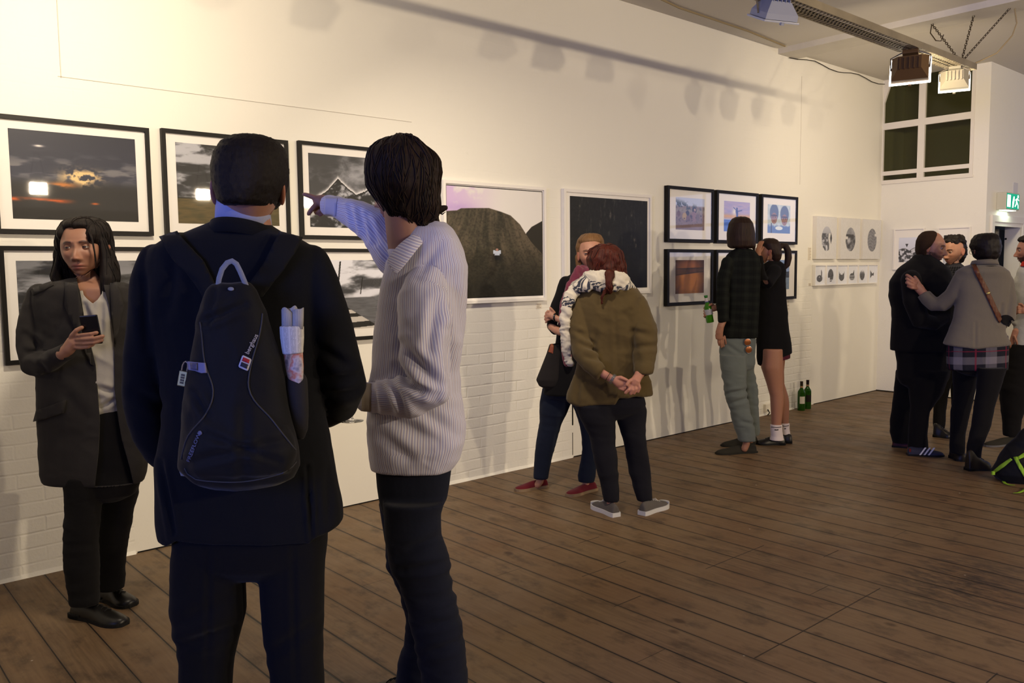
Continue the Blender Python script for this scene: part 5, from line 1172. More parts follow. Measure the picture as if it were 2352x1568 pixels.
hd_=[TT([(771,475,.24,15,.8),(752,467,g0-.01,15,.8),(738,461,g0,15,.75),(726,460,g0,12,.7)],n=16),FG([(724,455,0,6.5),(712,450,.0,5.8),(703,447,.0,5),(698,446,0,4.2)],g0,5),FG([(728,468,0,7),(719,477,-.01,6),(712,486,-.012,5.6),(709,491,-.01,4.8)],g0-.005,5),
  FG([(730,472,.01,6),(722,480,.015,5.5),(726,489,.01,5.2),(736,484,0,5)],g0,5),FG([(738,475,.01,6),(730,486,.015,5.5),(734,494,.01,5),(743,488,0,5)],g0+.004,5),FG([(746,475,.01,5.5),(740,486,.015,5),(742,491,.01,4.6),(748,485,0,4.5)],g0+.008,5)]
hs=-.045
h3_=[TT([(850,912,-.06,20,.8),(832,908,hs,20,.8),(820,905,hs,18,.7)],n=16)]+[FG([(826,896+i*9,-.01,6),(812,893+i*9,-.025,5.5),(803,896+i*9,-.012,5),(803,899+i*9,.006,4.5)],hs,5) for i in range(3)]+[FG([(828,922,0,5.5),(815,921,-.02,5),(806,920,-.01,4.5)],hs,5),FG([(832,893,0,7),(820,884,.01,6),(808,882,.012,5)],hs+.01,5)]
nk3=TT([(925,480,.0,44,.95),(930,530,-.01,44),(945,575,-.0,54)]); nk3['s']=1
body(R3,hd3,[st,na,fa,h3,n1,n2,nk3],sk3,.009,.72,fine=[hd_,h3_])
HM3=hairmat('brown_hair',(18,13,11),(52,36,27))
hr3=garment('hair',[WW(kk([(313,902,944),(318,884,958),(327,868,972),(342,853,990),(365,845,1003),(400,842,1012),(430,846,1012),(455,860,1010),(480,878,1010),(500,895,1004),(514,908,993),(526,926,970)],.0,1.0)),EE(932,395,-.0,84,75,.118),TT([(995,470,0,12),(1012,480,0,8),(1022,476,0,5)]),TT([(990,495,0,12),(1003,506,0,8),(1008,512,0,4)]),TT([(940,515,-.05,10),(938,526,-.05,8),(942,533,-.05,4)]),TT([(968,512,-.04,12),(978,524,-.04,7),(986,527,-.04,3)])],HM3,R3,.0045,3,[streak(.0065,50,4,7),lambda V,N,U,Vv,px:.008*(fbm(V*14,5,3)-.5)*2])
strands(hr3,420,.14,.0021,seed=9,jit=.25)
locks('hair_wisp',[[P(a[0],a[1],S0+a[2]) for a in s_] for s_ in ([(1008,470,0),(1018,483,0),(1026,480,0),(1025,472,0)],[(1005,485,0),(1016,492,0),(1024,486,0)],[(918,320,0),(930,311,0),(940,312,0),(946,322,0)],[(1000,500,0),(1008,510,0),(1006,518,0)],[(975,520,0),(985,530,0),(992,528,0)])],HM3,R3,.0032,6)
top_=[(1006,520,.07),(985,524,.02),(962,531,-.05),(940,543,-.085),(918,560,-.10),(900,580,-.11),(887,601,-.115)]; bot_=[(1012,532,.07),(994,541,.0),(972,556,-.085),(955,577,-.125),(938,600,-.14),(923,618,-.145),(909,632,-.145)]
V=[];Fc=[];U_=[];n_=len(top_); R_=4
for i_ in range(n_):
    for k_ in range(R_+1):
        w_=k_/R_; a_=P(top_[i_][0],top_[i_][1],S0+top_[i_][2]); b_=P(bot_[i_][0],bot_[i_][1],S0+bot_[i_][2]); V.append(a_+(b_-a_)*w_-FH*.010*math.sin(math.pi*w_)); U_.append(i_*.022+k_*.006)
for i_ in range(n_-1):
    for k_ in range(R_): q=i_*(R_+1)+k_; Fc.append((q,q+1,q+R_+2,q+R_+1))
mc_=mesh_obj('shirt_collar',V,Fc,SH,R3,attrs={'cu':U_,'cv':[0.]*len(V)}); md=mc_.modifiers.new('t','SOLIDIFY'); md.thickness=.004; md=mc_.modifiers.new('s','SUBSURF'); md.levels=md.render_levels=2
toe=onfloor(860,1590); shoe(R3,onfloor(972,1606),toe,.11,'derby',mat('brown_leather',(48,32,24),.45),MSO); shoe(R3,onfloor(1062,1712),onfloor(925,1722),.11,'derby',mat('brown_leather',(48,32,24),.45),MSO)
# wine glass in his lowered hand
gp=P(808,967,2.652); wg=empty('wine_glass',tuple(gp),'stemmed wine glass in the striped-shirt man lowered hand','wine glass')
def clear(name,col=(1,1,1),rough=.0,ior=1.45):
    n=NT(name); n.bsdf(Base_Color=tuple(col)+(1,),Roughness=rough,Transmission_Weight=1.,IOR=ior); return n.m
GC=clear('clear_glass',(.97,.98,.97))
MB().lathe(gp,[(.0375,0),(.038,.0012),(.030,.003),(.010,.006),(.0045,.012)],40).build('foot',GC,wg,smooth=True)
MB().lathe(gp,[(.0045,.010),(.0038,.03),(.0038,.085),(.006,.095)],20).build('stem',GC,wg,smooth=True)
MB().lathe(gp,[(.006,.093),(.026,.108),(.037,.135),(.036,.165),(.030,.195),(.0288,.195),(.0348,.165),(.0358,.136),(.025,.110),(.001,.097)],36).build('bowl',GC,wg,smooth=True)
# ================================================================ PEOPLE: middle pair
# ---------- woman with burgundy scarf, arms folded
S0=5.55
R4=person(1290,1128,'person facing us with burgundy scarf and folded arms before the dark forest picture')
sk4=(.42,.22,.14); MDB=cloth('blue_denim',(22,28,42),var=.35); MBG=cloth('burgundy_scarf',(98,42,58),.9,.8,.2,.3)
tr=[(616,1338,1384,.01,.8),(630,1310,1402),(648,1290,1412),(690,1284,1414),(740,1283,1412),(790,1276,1408),(840,1262,1402),(880,1254,1395),(905,1248,1388)]
t4=WW(kk(tr,0,.5)); u1=TT([(1300,648,0,14),(1288,680,-.02,14),(1277,706,-.04,13),(1270,730,-.06,12),(1268,746,-.07,11)],cap=2); u2=TT([(1400,650,0,15),(1412,700,0,15),(1412,735,-.04,14),(1385,745,-.12,11),(1350,742,-.16,10),(1310,737,-.155,9)],cap=2); u3=TT([(1268,748,-.07,11),(1275,758,-.1,10)])
top4=garment('cardigan',[t4,u1,u2,u3],MK['black'],R4,.0085,2,[fold(.005,6,6,8,31)])
h4=WW(kk([(860,1262,1380),(885,1254,1376),(900,1250,1370)],0,.40),cap=3); q1=WW(kk([(890,1246,1318),(923,1240,1312),(976,1239,1288),(1011,1233,1278),(1045,1229,1269),(1073,1227,1262),(1098,1226,1258)],.07,.9)); q2=WW(kk([(900,1300,1372),(944,1322,1374),(979,1333,1373),(1034,1338,1371),(1091,1328,1367),(1105,1329,1364)],0,.9))
garment('jeans',[h4,q1,q2],MDB,R4,.008,2,[fold(.004,5,5,14,33,mask=band(960,1100,40))])
hd4=head(1357,581,S0,44.5,3,2,3,skin=sk4,lips=(.40,.15,.13),brow=(.10,.06,.035),wide=.96)
n4=TT([(1358,605,.02,14),(1360,632,.02,16)]); n4['s']=1
fh=[TT([(1300,739,-.165,7.5),(1288,735,-.16,7),(1276,730,-.15,7),(1268,725,-.145,8,.7),(1262,722,-.14,8,.6)],n=14),FG([(1266,717),(1258,714,-.01),(1254,719,0)],-.135,3.0),FG([(1265,722),(1256,721,-.01),(1252,726,0)],-.132,3.0),FG([(1265,727),(1256,728,-.01),(1252,733,0)],-.130,3.0),FG([(1266,732),(1257,735,-.01),(1254,740,0)],-.128,2.8),FG([(1274,718),(1268,711,-.005),(1264,707,0)],-.14,3.0)]
fa4=[TT([(1266,750,-.09,8.5),(1276,757,-.12,9),(1288,762,-.15,9),(1300,764,-.17,8),(1312,762,-.18,9,.7),(1322,760,-.18,8,.6)],n=14)]+[FG([(1320,755+4*i),(1332,755+4*i,-.006),(1340,757+4*i,0)],-.18,2.9) for i in range(4)]+[FG([(1312,756),(1318,749),(1324,746)],-.18,3)]
an=[TT([(1243,1090,.07,9),(1240,1106,.07,8.5),(1234,1114,.075,8)],n=12),TT([(1347,1098,0,9),(1345,1112,0,8.5),(1338,1122,.0,8)],n=12)]
body(R4,hd4,[t4,u1,u2,h4,q1,q2,n4],sk4,.011,.78,fine=[fh,fa4,an],fvox=.0045)
HB=hairmat('blonde_hair',(72,50,32),(150,112,72),.5)
garment('hair',[WW(dd([(536,1345,1371),(540,1335,1380),(550,1327,1386),(568,1322,1389),(584,1326,1388),(598,1332,1380)],.045,[.06,.09,.105,.098,.085,.06])),EE(1356,553,.0,28,15,.080),TT([(1328,590,.04,7),(1330,610,.05,7),(1334,628,.05,6)])],HB,R4,.005,2,[streak(.003,70,5,3)])
garment('scarf',[WW(kk([(612,1336,1384),(622,1322,1396),(636,1314,1402),(648,1320,1398)],-.01,.95)),TT([(1330,620,-.09,9),(1322,640,-.11,11),(1312,662,-.12,11),(1302,690,-.125,10),(1296,715,-.125,9),(1294,740,-.12,8)]),TT([(1345,640,-.11,10),(1330,660,-.13,9),(1318,690,-.13,8)]),TT([(1298,775,-.13,7),(1300,805,-.13,8),(1304,832,-.12,7)])],MBG,R4,.006,2,[fold(.010,18,12,9,35),fold(.004,30,20,20,36)])
ringband('bracelet',P(1277,730,S0-.15),.0,.0,.01,LB,R4) if False else None
for (x,y,r_) in ((1275,729,8.2),): MB().tube([P(x+.35*r_*math.cos(a),y+r_*math.sin(a),S0-.15+.02*math.cos(a)) for a in [2*math.pi*k/20 for k in range(20)]],.006,6,closed=True).build('bracelet',LB,R4,smooth=True)
MRD=cloth('wine_canvas',(84,18,28),.9,.8,.1,.2); MJU=mat('jute_sole',(128,108,84),.9,bump=.6,nscale=240,var=.2)
shoe(R4,onfloor(1256,1117),onfloor(1184,1128),.092,'espadrille',MRD,MJU,extra=False); shoe(R4,onfloor(1367,1124),onfloor(1303,1140),.092,'espadrille',MRD,MJU,extra=False)
S0=5.5
hb=empty('handbag',tuple(P(1260,845,S0)),'dark shoulder bag with tan leather tab hanging at folded-arms woman hip','handbag')
bg_=garment('bag_body',[WW(kk([(790,1262,1286),(812,1255,1290),(845,1242,1292),(872,1231,1290),(886,1238,1286),(893,1252,1278)],0,.5))],cloth('bag_canvas',(32,29,27),.8),hb,.006,2)
seam('strap',[(1270,792),(1276,770),(1290,700),(1305,650)],bg_,LB,hb,.006); patch('leather_tab',[(1260,808),(1266,788),(1273,790),(1270,812)],bg_,mat('tan_leather',(130,66,32),.5),hb,.004,.003,5)
# ---------- woman in olive jacket
S0=5.05
R5=person(1448,1182,'person in olive jacket and cream scarf with hands clasped behind the back')
sk5=(.42,.20,.15); MOL=cloth('olive_cotton',(74,62,38),.92,1,.1,.15)
j5=[(652,1378,1440,-.0,.8),(664,1345,1462,0,.65),(680,1326,1474),(705,1320,1480),(750,1326,1478),(800,1335,1470),(850,1322,1484),(880,1312,1492),(905,1304,1495),(918,1302,1496)]
t5=WW(kk(j5,0,.5)); b1=TT([(1336,700,0,23),(1329,740,-.02,24),(1332,780,-.04,24),(1340,812,-.09,22),(1358,838,-.15,18),(1376,852,-.19,15),(1380,855,-.195,15)],cap=2); b2=TT([(1462,700,0,24),(1479,750,-.03,27),(1481,800,-.07,25),(1479,838,-.13,21),(1478,854,-.17,20),(1478,857,-.17,20)],cap=2)
jk5=garment('olive_jacket',[t5,b1,b2],MOL,R5,.0075,2,[fold(.008,5,5,6,41),fold(.004,10,10,12,42),creases([(1330,768,1365,790,5,.010),(1335,790,1368,808,5,.010),(1345,820,1375,830,5,.008),(1320,760,1350,770,5,.006),(1455,760,1490,770,6,.008),(1460,800,1500,795,6,.009),(1370,760,1362,800,6,.006),(1395,690,1400,900,14,.004),(1440,720,1465,830,8,.008),(1330,870,1325,920,5,.008),(1385,850,1400,910,8,.005),(1410,700,1418,850,5,.003)])],hem=(920,70,[(1300,919),(1328,930),(1413,919),(1421,906),(1496,907)]))
h5=WW(kk([(895,1336,1470),(912,1326,1480),(928,1320,1484)],0,.46),cap=3); p1=WW(kk([(912,1330,1405),(930,1318,1410),(965,1335,1412),(999,1354,1413),(1022,1358,1414),(1057,1365,1418),(1114,1381,1421),(1150,1387,1421)],-.02,.85)); p2=WW(kk([(912,1400,1476),(940,1410,1485),(974,1420,1482),(997,1427,1482),(1027,1436,1485),(1080,1444,1493),(1149,1464,1498)],.03,.85))
garment('jeans',[h5,p1,p2],cloth('black_denim',(20,20,27),var=.35),R5,.008,2,[fold(.004,5,5,14,43,mask=band(980,1140,40))])
hd5=head(1393,605,S0+.0,41,-165,10,0,skin=sk5,eyes=False)
F5=lambda pts,ds,r: TT([(p[0],p[1],ds+(p[2] if len(p)>2 else 0),(p[3] if len(p)>3 else r)) for p in pts],n=12)
g5=-.225
H1=[TT([(1374,851,-.19,9.5,.9),(1388,860,-.2,9.5,.85),(1402,868,-.21,9,.8),(1411,872,g5,9,.75),(1420,878,g5,11.5,.6),(1430,882,g5,10,.55)],n=16),F5([(1416,868,0,5),(1426,867,-.01,5),(1436,871,-.014,4.2),(1446,877,-.012,3.6)],g5,4),F5([(1428,877),(1438,880,-.01),(1445,883,-.002)],g5,3.8),F5([(1428,883),(1438,886,-.01),(1445,888,0)],g5,3.8),F5([(1426,888),(1436,891,-.01),(1442,893,0)],g5,3.8),F5([(1422,891),(1431,895,-.008),(1438,896,0)],g5,3.4)]
g6=-.235
H2=[TT([(1475,850,-.17,12,.9),(1469,858,-.19,11,.85),(1464,867,-.21,10.5,.8),(1459,875,g6,12,.6),(1458,882,g6,11,.55)],n=16),F5([(1466,880,0,4),(1469,890,-.004),(1465,899,0)],g6,3.9),F5([(1459,884,0),(1460,894,-.012),(1456,903,-.006)],g6,3.9),F5([(1452,884,0),(1452,895,-.014),(1448,904,-.008)],g6,3.9),F5([(1446,884,0),(1443,895,-.014),(1437,902,-.01)],g6,3.9),F5([(1452,872,0,5),(1444,876,-.012,4.4),(1440,884,-.02,4)],g6,4)]
an5=[TT([(1404,1140,-.02,10),(1402,1160,-.02,9),(1398,1172,-.02,9)],n=12),TT([(1481,1140,.03,10),(1483,1158,.03,9),(1487,1168,.03,9)],n=12)]
body(R5,hd5,[t5,b1,b2,h5,p1,p2],sk5,.011,.72,fine=[H1,H2,an5],fvox=.004)
w0=P(1407,870,S0-.215); ax=P(1416,875,S0-.215)-P(1398,864,S0-.205); ax/=np.linalg.norm(ax); a_=np.cross(ax,FH); a_/=np.linalg.norm(a_); c_=np.cross(ax,a_)
for nm_,of,m_,r_,w_ in (('wristwatch',0,mat('watch_steel',(190,190,188),.25,.9),.029,.0085),('hair_tie',-.030,LB,.0285,.0022)):
    b=MB(); 
    for k in range(22 if nm_=='wristwatch' else 1):
        a=2*math.pi*k/22
        if nm_=='wristwatch': b.obox(w0+ax*of+(a_*math.cos(a)*r_+c_*math.sin(a)*r_*.82),ax*w_,(-a_*math.sin(a)+c_*math.cos(a))*.0032,(a_*math.cos(a)+c_*math.sin(a))*.0016)
    if nm_!='wristwatch': b.tube([w0+ax*of+(a_*math.cos(a)*r_+c_*math.sin(a)*r_*.85) for a in [2*math.pi*k/20 for k in range(20)]],w_,6,closed=True)
    b.build(nm_,m_,R5)
HR=hairmat('auburn_hair',(26,12,10),(96,38,24),.5)
hr5=garment('hair',[WW(dd([(560,1380,1404),(565,1366,1418),(576,1354,1428),(594,1348,1434),(612,1350,1437),(628,1357,1437),(642,1370,1433),(650,1388,1420)],.0,[.05,.08,.10,.112,.112,.105,.09,.06])),TT([(1400,630,-.12,10),(1399,645,-.135,8),(1402,660,-.135,8),(1399,670,-.13,5)]),TT([(1398,660,-.13,6),(1388,672,-.125,5),(1382,685,-.12,4),(1383,695,-.12,3)]),TT([(1425,600,-.05,9),(1434,620,-.03,8),(1437,640,-.03,5)])],HR,R5,.005,2,[streak(.006,50,4,3),lambda V,N,U,Vv,px:.012*(fbm(V*22,5,3)-.5)*2])
strands(hr5,110,.11,.0028,seed=5,jit=.4)
def scarfmat():
    n=NT('patterned_scarf'); u=n.attr('cu').outputs['Fac']; v=n.attr('cv').outputs['Fac']; M_=n.math
    z=n.math('ADD',v,M_('MULTIPLY',n.noise(n.obj(),9,2),.02)); bd=M_('MULTIPLY',M_('GREATER_THAN',z,.075),M_('LESS_THAN',z,.135))
    pat=n.n('ShaderNodeTexWave',{'wave_type':'BANDS','bands_direction':'DIAGONAL'},Vector=n.n('ShaderNodeCombineXYZ',X=u,Y=v,Z=0.).outputs[0],Scale=26.,Distortion=7.,Detail=2.,Detail_Scale=2.5).outputs[1]
    pn=M_('GREATER_THAN',pat,.48); far=M_('GREATER_THAN',n.n('ShaderNodeTexWave',Vector=n.n('ShaderNodeCombineXYZ',X=M_('MULTIPLY',u,.4),Y=v,Z=0.).outputs[0],Scale=3.,Distortion=5.).outputs[1],.93)
    f=M_('MAXIMUM',M_('MULTIPLY',bd,pn),M_('MULTIPLY',far,M_('GREATER_THAN',v,.14)))
    n.bsdf(Base_Color=n.mix(f,(.52,.48,.40,1),(.02,.025,.045,1)),Roughness=.95,Sheen_Weight=.2,Normal=n.bump(n.noise(n.obj(),120,3),.3,.003)); return n.m
garment('scarf',[WW(kk([(620,1362,1420,-.01,.9),(628,1348,1432,-.01,.9),(642,1330,1444,-.01,.72),(656,1314,1454,-.005,.6),(664,1310,1456,.0,.56)],0,.6)),TT([(1322,664,-.03,12,.5),(1308,682,-.055,11,.4),(1301,710,-.06,9,.4),(1296,745,-.06,9.5,.35),(1300,780,-.05,8.5,.35),(1302,810,-.045,8,.35),(1310,838,-.04,4,.4)])],scarfmat(),R5,.006,2,[fold(.013,16,9,24,45),fold(.005,26,20,14,46)],shift=-FH*.004)
MSN=cloth('grey_canvas',(76,72,70),.9); MRB=mat('rubber_white',(190,190,192),.6)
for h_,t_ in ((onfloor(1416,1187),onfloor(1365,1163)),(onfloor(1474,1183),onfloor(1529,1162))):
    s_=shoe(R5,h_,t_,.095,'sneaker',MSN,MRB); ax=(t_-h_); L=np.linalg.norm(ax); ax/=L; 
    b=MB(); c=t_-ax*.020; pts=[c+ax*(.028*math.cos(a))+np.cross(UP,ax)*.036*math.sin(a) for a in np.linspace(-math.pi/2,math.pi/2,12)]; b.prism([p+UP*.012 for p in pts],UP*.026); b.build('toe_cap',MRB,s_)
# ================================================================ PEOPLE: pair at the small pictures
def plaidmat(name,base,c1,c2,pu,pv,fine=False):
    n=NT(name); u=n.attr('cu').outputs['Fac']; v=n.attr('cv').outputs['Fac']; M_=n.math
    def bars(x,p,w,o=0.): return M_('LESS_THAN',M_('FRACT',M_('DIVIDE',M_('ADD',x,o),p)),w)
    a=M_('ADD',M_('MULTIPLY',bars(u,pu,.35),.5),M_('MULTIPLY',bars(v,pv,.35),.5)); r=M_('MAXIMUM',bars(u,pu,.05,pu*.3),bars(v,pv,.05,pv*.3))
    c=n.mix(a,tuple(lin(base)),tuple(lin(c1))); c=n.mix(M_('MULTIPLY',r,.7),c,tuple(lin(c2)))
    n.bsdf(Base_Color=c,Roughness=.92,Specular_IOR_Level=.12,Normal=n.bump(n.noise(n.obj(),200,3),.2,.002)); return n.m
S0=6.7
R6=person(1690,1044,'person with bob hair in dark plaid shirt and pale jeans holding a green bottle')
sk6=(.30,.15,.10)
r6=[(572,1690,1724,0,.9),(579,1678,1734,0,.8),(589,1669,1742),(610,1664,1745),(650,1663,1744),(700,1662,1742),(740,1658,1740),(764,1655,1739),(774,1655,1738)]
t6=WW(kk(r6,0,.62)); c1=TT([(1671,603,-.05,13),(1662,640,-.08,14),(1660,690,-.1,14),(1661,720,-.11,13),(1663,738,-.11,12)],cap=2); c2=TT([(1735,610,.04,13),(1700,690,.02,13),(1668,700,-.0,11),(1650,706,-.03,8.5),(1645,707,-.035,8)],cap=2)
garment('plaid_shirt',[t6,c1,c2],plaidmat('dark_plaid',(18,20,19),(28,31,27),(10,10,12),.07,.07),R6,.0095,2,[fold(.006,5,5,8,51)])
h6=WW(kk([(762,1664,1730),(782,1655,1737),(805,1652,1734),(835,1656,1733)],0,.52),cap=3); e1=WW(kk([(815,1653,1712),(870,1660,1712),(909,1668,1713),(940,1677,1721),(972,1686,1728),(1011,1697,1734)],-.05,.8)); e2=WW(kk([(815,1690,1733),(850,1692,1730),(894,1702,1739),(950,1709,1742),(999,1714,1743)],.15,.8))
je6=garment('jeans',[h6,e1,e2],cloth('pale_denim',(88,94,93),.9,1,.1,.22),R6,.009,2,[fold(.010,4,4,13,53,mask=band(880,1000,60)),creases([(1665,905,1712,895,4,.014),(1680,925,1715,915,4,.012),(1700,965,1730,975,4,.01),(1668,790,1705,815,4,.006)])])
hd6=head(1702,537,S0,36,-158,4,0,skin=sk6,eyes=False)
F6=lambda pts,ds,r: TT([(p[0],p[1],ds+(p[2] if len(p)>2 else 0),(p[3] if len(p)>3 else r)) for p in pts],n=10)
H6=[TT([(1652,706,-.03,7,.9),(1643,707,-.04,7,.8),(1638,708,-.045,8,.6)],n=12)]+[F6([(1636,701+6.2*i,-.02),(1629,702+6.5*i,-.055),(1621,705+6.5*i,-.055),(1617.5,707+6.5*i,-.03),(1621,709+6.5*i,-.0)],0,2.6) for i in range(4)]+[F6([(1640,702,-.03,3),(1634,698,-.06,2.8),(1629,701,-.065,2.4)],0,2.6)]
W6=[TT([(1661,735,-.1,8.5),(1655,750,-.11,8),(1652,763,-.11,9,.7),(1653,776,-.1,8,.6)],n=12),F6([(1650,775,-.1),(1650,785,-.09),(1652,792,-.07)],0,2.6),F6([(1655,776,-.1),(1656,788,-.09),(1657,797,-.07)],0,2.6),F6([(1660,775,-.09),(1661,787,-.08),(1662,795,-.06)],0,2.6),F6([(1664,772,-.08),(1666,782,-.07),(1667,789,-.05)],0,2.5),F6([(1647,762,-.1),(1645,770,-.11),(1646,777,-.1)],0,2.6)]
an6=[TT([(1716,1004,-.05,9),(1714,1020,-.05,8),(1710,1030,-.05,8)],n=10),TT([(1728,992,.15,8),(1724,1010,.15,8)],n=10)]
nk6=TT([(1703,550,.0,11),(1704,575,.0,12)]); nk6['s']=1
body(R6,hd6,[t6,c1,c2,h6,e1,e2,nk6],sk6,.013,.78,fine=[H6,W6,an6],fvox=.0045)
HM6=hairmat('dark_brown_bob',(24,17,14),(62,42,32),.5)
hr6=garment('hair',[WW(dd([(498,1691,1712),(502,1682,1721),(513,1675,1728),(535,1671,1732),(553,1671,1733),(566,1673,1734),(570,1680,1728)],.0,[.05,.08,.11,.118,.115,.105,.08])),TT([(1726,550,-.02,7),(1731,566,-.02,5),(1732,573,-.02,3)])],HM6,R6,.006,2,[streak(.004,50,4,3)])
MSU=mat('dark_suede',(38,36,30),.9); MSU2=mat('suede_sole',(28,26,22),.8)
shoe(R6,onfloor(1736,1038),onfloor(1645,1043),.10,'low',MSU,MSU2); shoe(R6,onfloor(1738,1018),onfloor(1658,1025),.10,'low',MSU,MSU2)
def greenglass(name,c):
    n=NT(name); n.bsdf(Base_Color=tuple(lin(c)),Roughness=.08,Specular_IOR_Level=.6,Transmission_Weight=.35,IOR=1.3); return n.m
GG=greenglass('green_glass',(60,125,25)); GD=greenglass('dark_green_glass',(38,84,16)); MLB=mat('bottle_label',(205,200,190),.7)
b0=P(1631.5,741,S0-.045); b1_=P(1621,679,S0-.045); ax=b1_-b0; L=np.linalg.norm(ax); ax/=L
bt=empty('beer_bottle',tuple(b0),'green glass beer bottle held by the bob-haired person','bottle')
MB().lathe(b0,[(.012,0),(.0285,.003),(.030,.010),(.030,L*.52),(.027,L*.60),(.0165,L*.70),(.0135,L*.78),(.0125,L*.96),(.0135,L*.97),(.0135,L)],24,axis=ax).build('glass_body',GG,bt,smooth=True)
MB().lathe(b0+ax*L*.30,[(.0304,0),(.0305,.001),(.0305,L*.20),(.0304,L*.201)],24,axis=ax).build('body_label',mat('silver_label',(150,152,165),.5),bt,smooth=True)
MB().lathe(b0+ax*L*.76,[(.0142,0),(.0150,.001),(.0140,L*.03),(.0140,L*.031)],20,axis=ax).build('neck_band',mat('blue_foil',(40,52,130),.4),bt,smooth=True)
MB().lathe(b0+ax*L*.792,[(.0140,0),(.0138,L*.13)],20,axis=ax).build('neck_foil',mat('pale_foil',(190,180,190),.4),bt,smooth=True)
MB().lathe(b0+ax*L*.95,[(.0145,0),(.0150,.002),(.0145,.014),(.001,.0142)],20,axis=ax).build('rim',mat('green_rim',(40,110,50),.4),bt,smooth=True)
sg=empty('sunglasses',tuple(P(1716,793,S0-.14)),'orange mirrored round sunglasses hooked on the pale jeans pocket','sunglasses')
for x,y in ((1715.5,785.5),(1718,802.5)):
    c=hit(je6,x,y,.012); MB().lathe(c,[(.0,0),(.0265,.0),(.0265,.002),(.02,.0035),(.001,.0042)],24,axis=-FH+RH*.15).build('lens',mat('orange_lens',(120,68,32),.3,.4),sg,smooth=True)
    MB().tube([c+RH*.0275*math.cos(a)+UP*.0275*math.sin(a) for a in [2*math.pi*k/24 for k in range(24)]],.0016,6,closed=True).build('rim',mat('steel',(190,190,200),.2,.9),sg,smooth=True)
MB().tube([hit(je6,1716,791,.014),hit(je6,1717,794,.018),hit(je6,1717.5,797,.014)],.002,6).build('bridge',mat('steel',(190,190,200),.2,.9),sg,smooth=True)
# ---------- ponytail woman
S0=7.0
R7=person(1785,1020,'person with ponytail in short black coat, bare legs and white socks')
sk7=(.34,.165,.10)
r7=[(600,1764,1790,0,.9),(608,1754,1800,0,.8),(620,1745,1804),(650,1742,1803),(690,1742,1806),(740,1740,1809),(780,1739,1814),(808,1740,1817),(818,1742,1817)]
t7=WW(kk(r7,0,.62)); d1=TT([(1778,622,-.06,15),(1762,650,-.14,14),(1750,640,-.17,12),(1745,615,-.15,10),(1743,598,-.13,9),(1742,590,-.12,8.5)],cap=2)
d1b=TT([(1790,622,.07,11),(1794,680,.09,11),(1795,740,.09,10),(1794,782,.07,8)],cap=2)
garment('black_coat',[t7,d1,d1b],MK['black'],R7,.0095,2,[fold(.006,6,6,7,61)],hem=(820,60,[(1738,842),(1750,838),(1787,823),(1818,812)]))
garment('skirt',[WW(kk([(790,1743,1811),(815,1744,1812),(833,1744,1812)],.0,.60))],cloth('burgundy_lining',(72,26,38)),R7,.008,1,[fold(.008,14,10,5,62)],hem=(834,30,[(1740,842),(1787,828),(1813,822)]))
k1=WW(kk([(800,1750,1797),(844,1749,1797),(880,1761,1797),(895,1765,1797),(909,1769,1799),(925,1770,1799),(945,1771,1797),(976,1772,1794),(1000,1773,1794)],-.04,.95)); k2=WW(kk([(800,1765,1805),(850,1768,1800),(880,1776,1801),(909,1782,1810),(925,1784,1812),(945,1787,1812),(976,1795,1811),(1000,1796,1812)],.08,.95)); k1['s']=k2['s']=1
hd7=head(1766,577,S0,28.5,-92,4,0,skin=sk7,eyes=False)
F7=lambda pts,r: TT([(p[0],p[1],p[2],r) for p in pts],n=10)
H7=[TT([(1743,598,-.13,7,.9),(1742,588,-.12,6.5,.8),(1741,580,-.11,7,.7),(1742,572,-.10,7,.6)],n=12)]+[F7([(1739+2.6*i,572,-.10),(1741+2.8*i,562,-.085),(1746+2.4*i,555,-.06)],2.3) for i in range(4)]+[F7([(1746,580,-.10),(1750,573,-.08),(1752,568,-.07)],2.4)]
nk7=TT([(1772,585,.0,9),(1776,605,.0,10)]); nk7['s']=1
body(R7,hd7,[t7,d1,k1,k2,nk7],sk7,.0085,.58,fine=[H7,hang_hand(1794,788,.07,2.6)],fvox=.0045)
hr7=garment('hair',[WW(dd([(547,1758,1776),(551,1750,1785),(560,1746,1791),(572,1752,1793),(584,1762,1794),(594,1768,1792),(601,1774,1788)],.005,[.04,.065,.085,.09,.085,.07,.05])),TT([(1788,570,.01,6),(1796,563,.01,6),(1804,564,.01,7),(1810,576,.01,7.5),(1811,592,.01,8),(1808,608,.01,7),(1800,618,.01,4)])],HM6,R7,.006,2,[streak(.003,60,5,3)])
MWS=cloth('white_cotton',(200,188,186),.9,.5,.1,.05)
for nm_,rows,ds in (('sock',[(974,1770,1796),(986,1770,1796),(1000,1771,1798),(1010,1768,1800)],-.04),('sock',[(971,1793,1813),(984,1794,1813),(998,1795,1815),(1008,1793,1816)],.08)):
    s_=garment(nm_,[WW(kk(rows,ds,.98))],MWS,R7,.006,1); ya=rows[0][0]+6; x0,x1=rows[0][1],rows[0][2]
    seam('stripe',[(x0+1.5,ya),((x0+x1)/2,ya+1.5),(x1-1.5,ya)],s_,mat('ink_black',(14,12,12),.6),s_,.0028,.001,6,4); seam('sock_mark',[(x0+9,ya+6.5),((x0+x1)/2,ya+7.2),(x1-8,ya+6.5)],s_,mat('ink_black',(14,12,12),.6),s_,.0045,.0,6,4)
shoe(R7,onfloor(1803,1021),onfloor(1738,1020),.098,'derby',LB,MSO); shoe(R7,onfloor(1819,1017),onfloor(1756,1014),.098,'derby',LB,MSO)
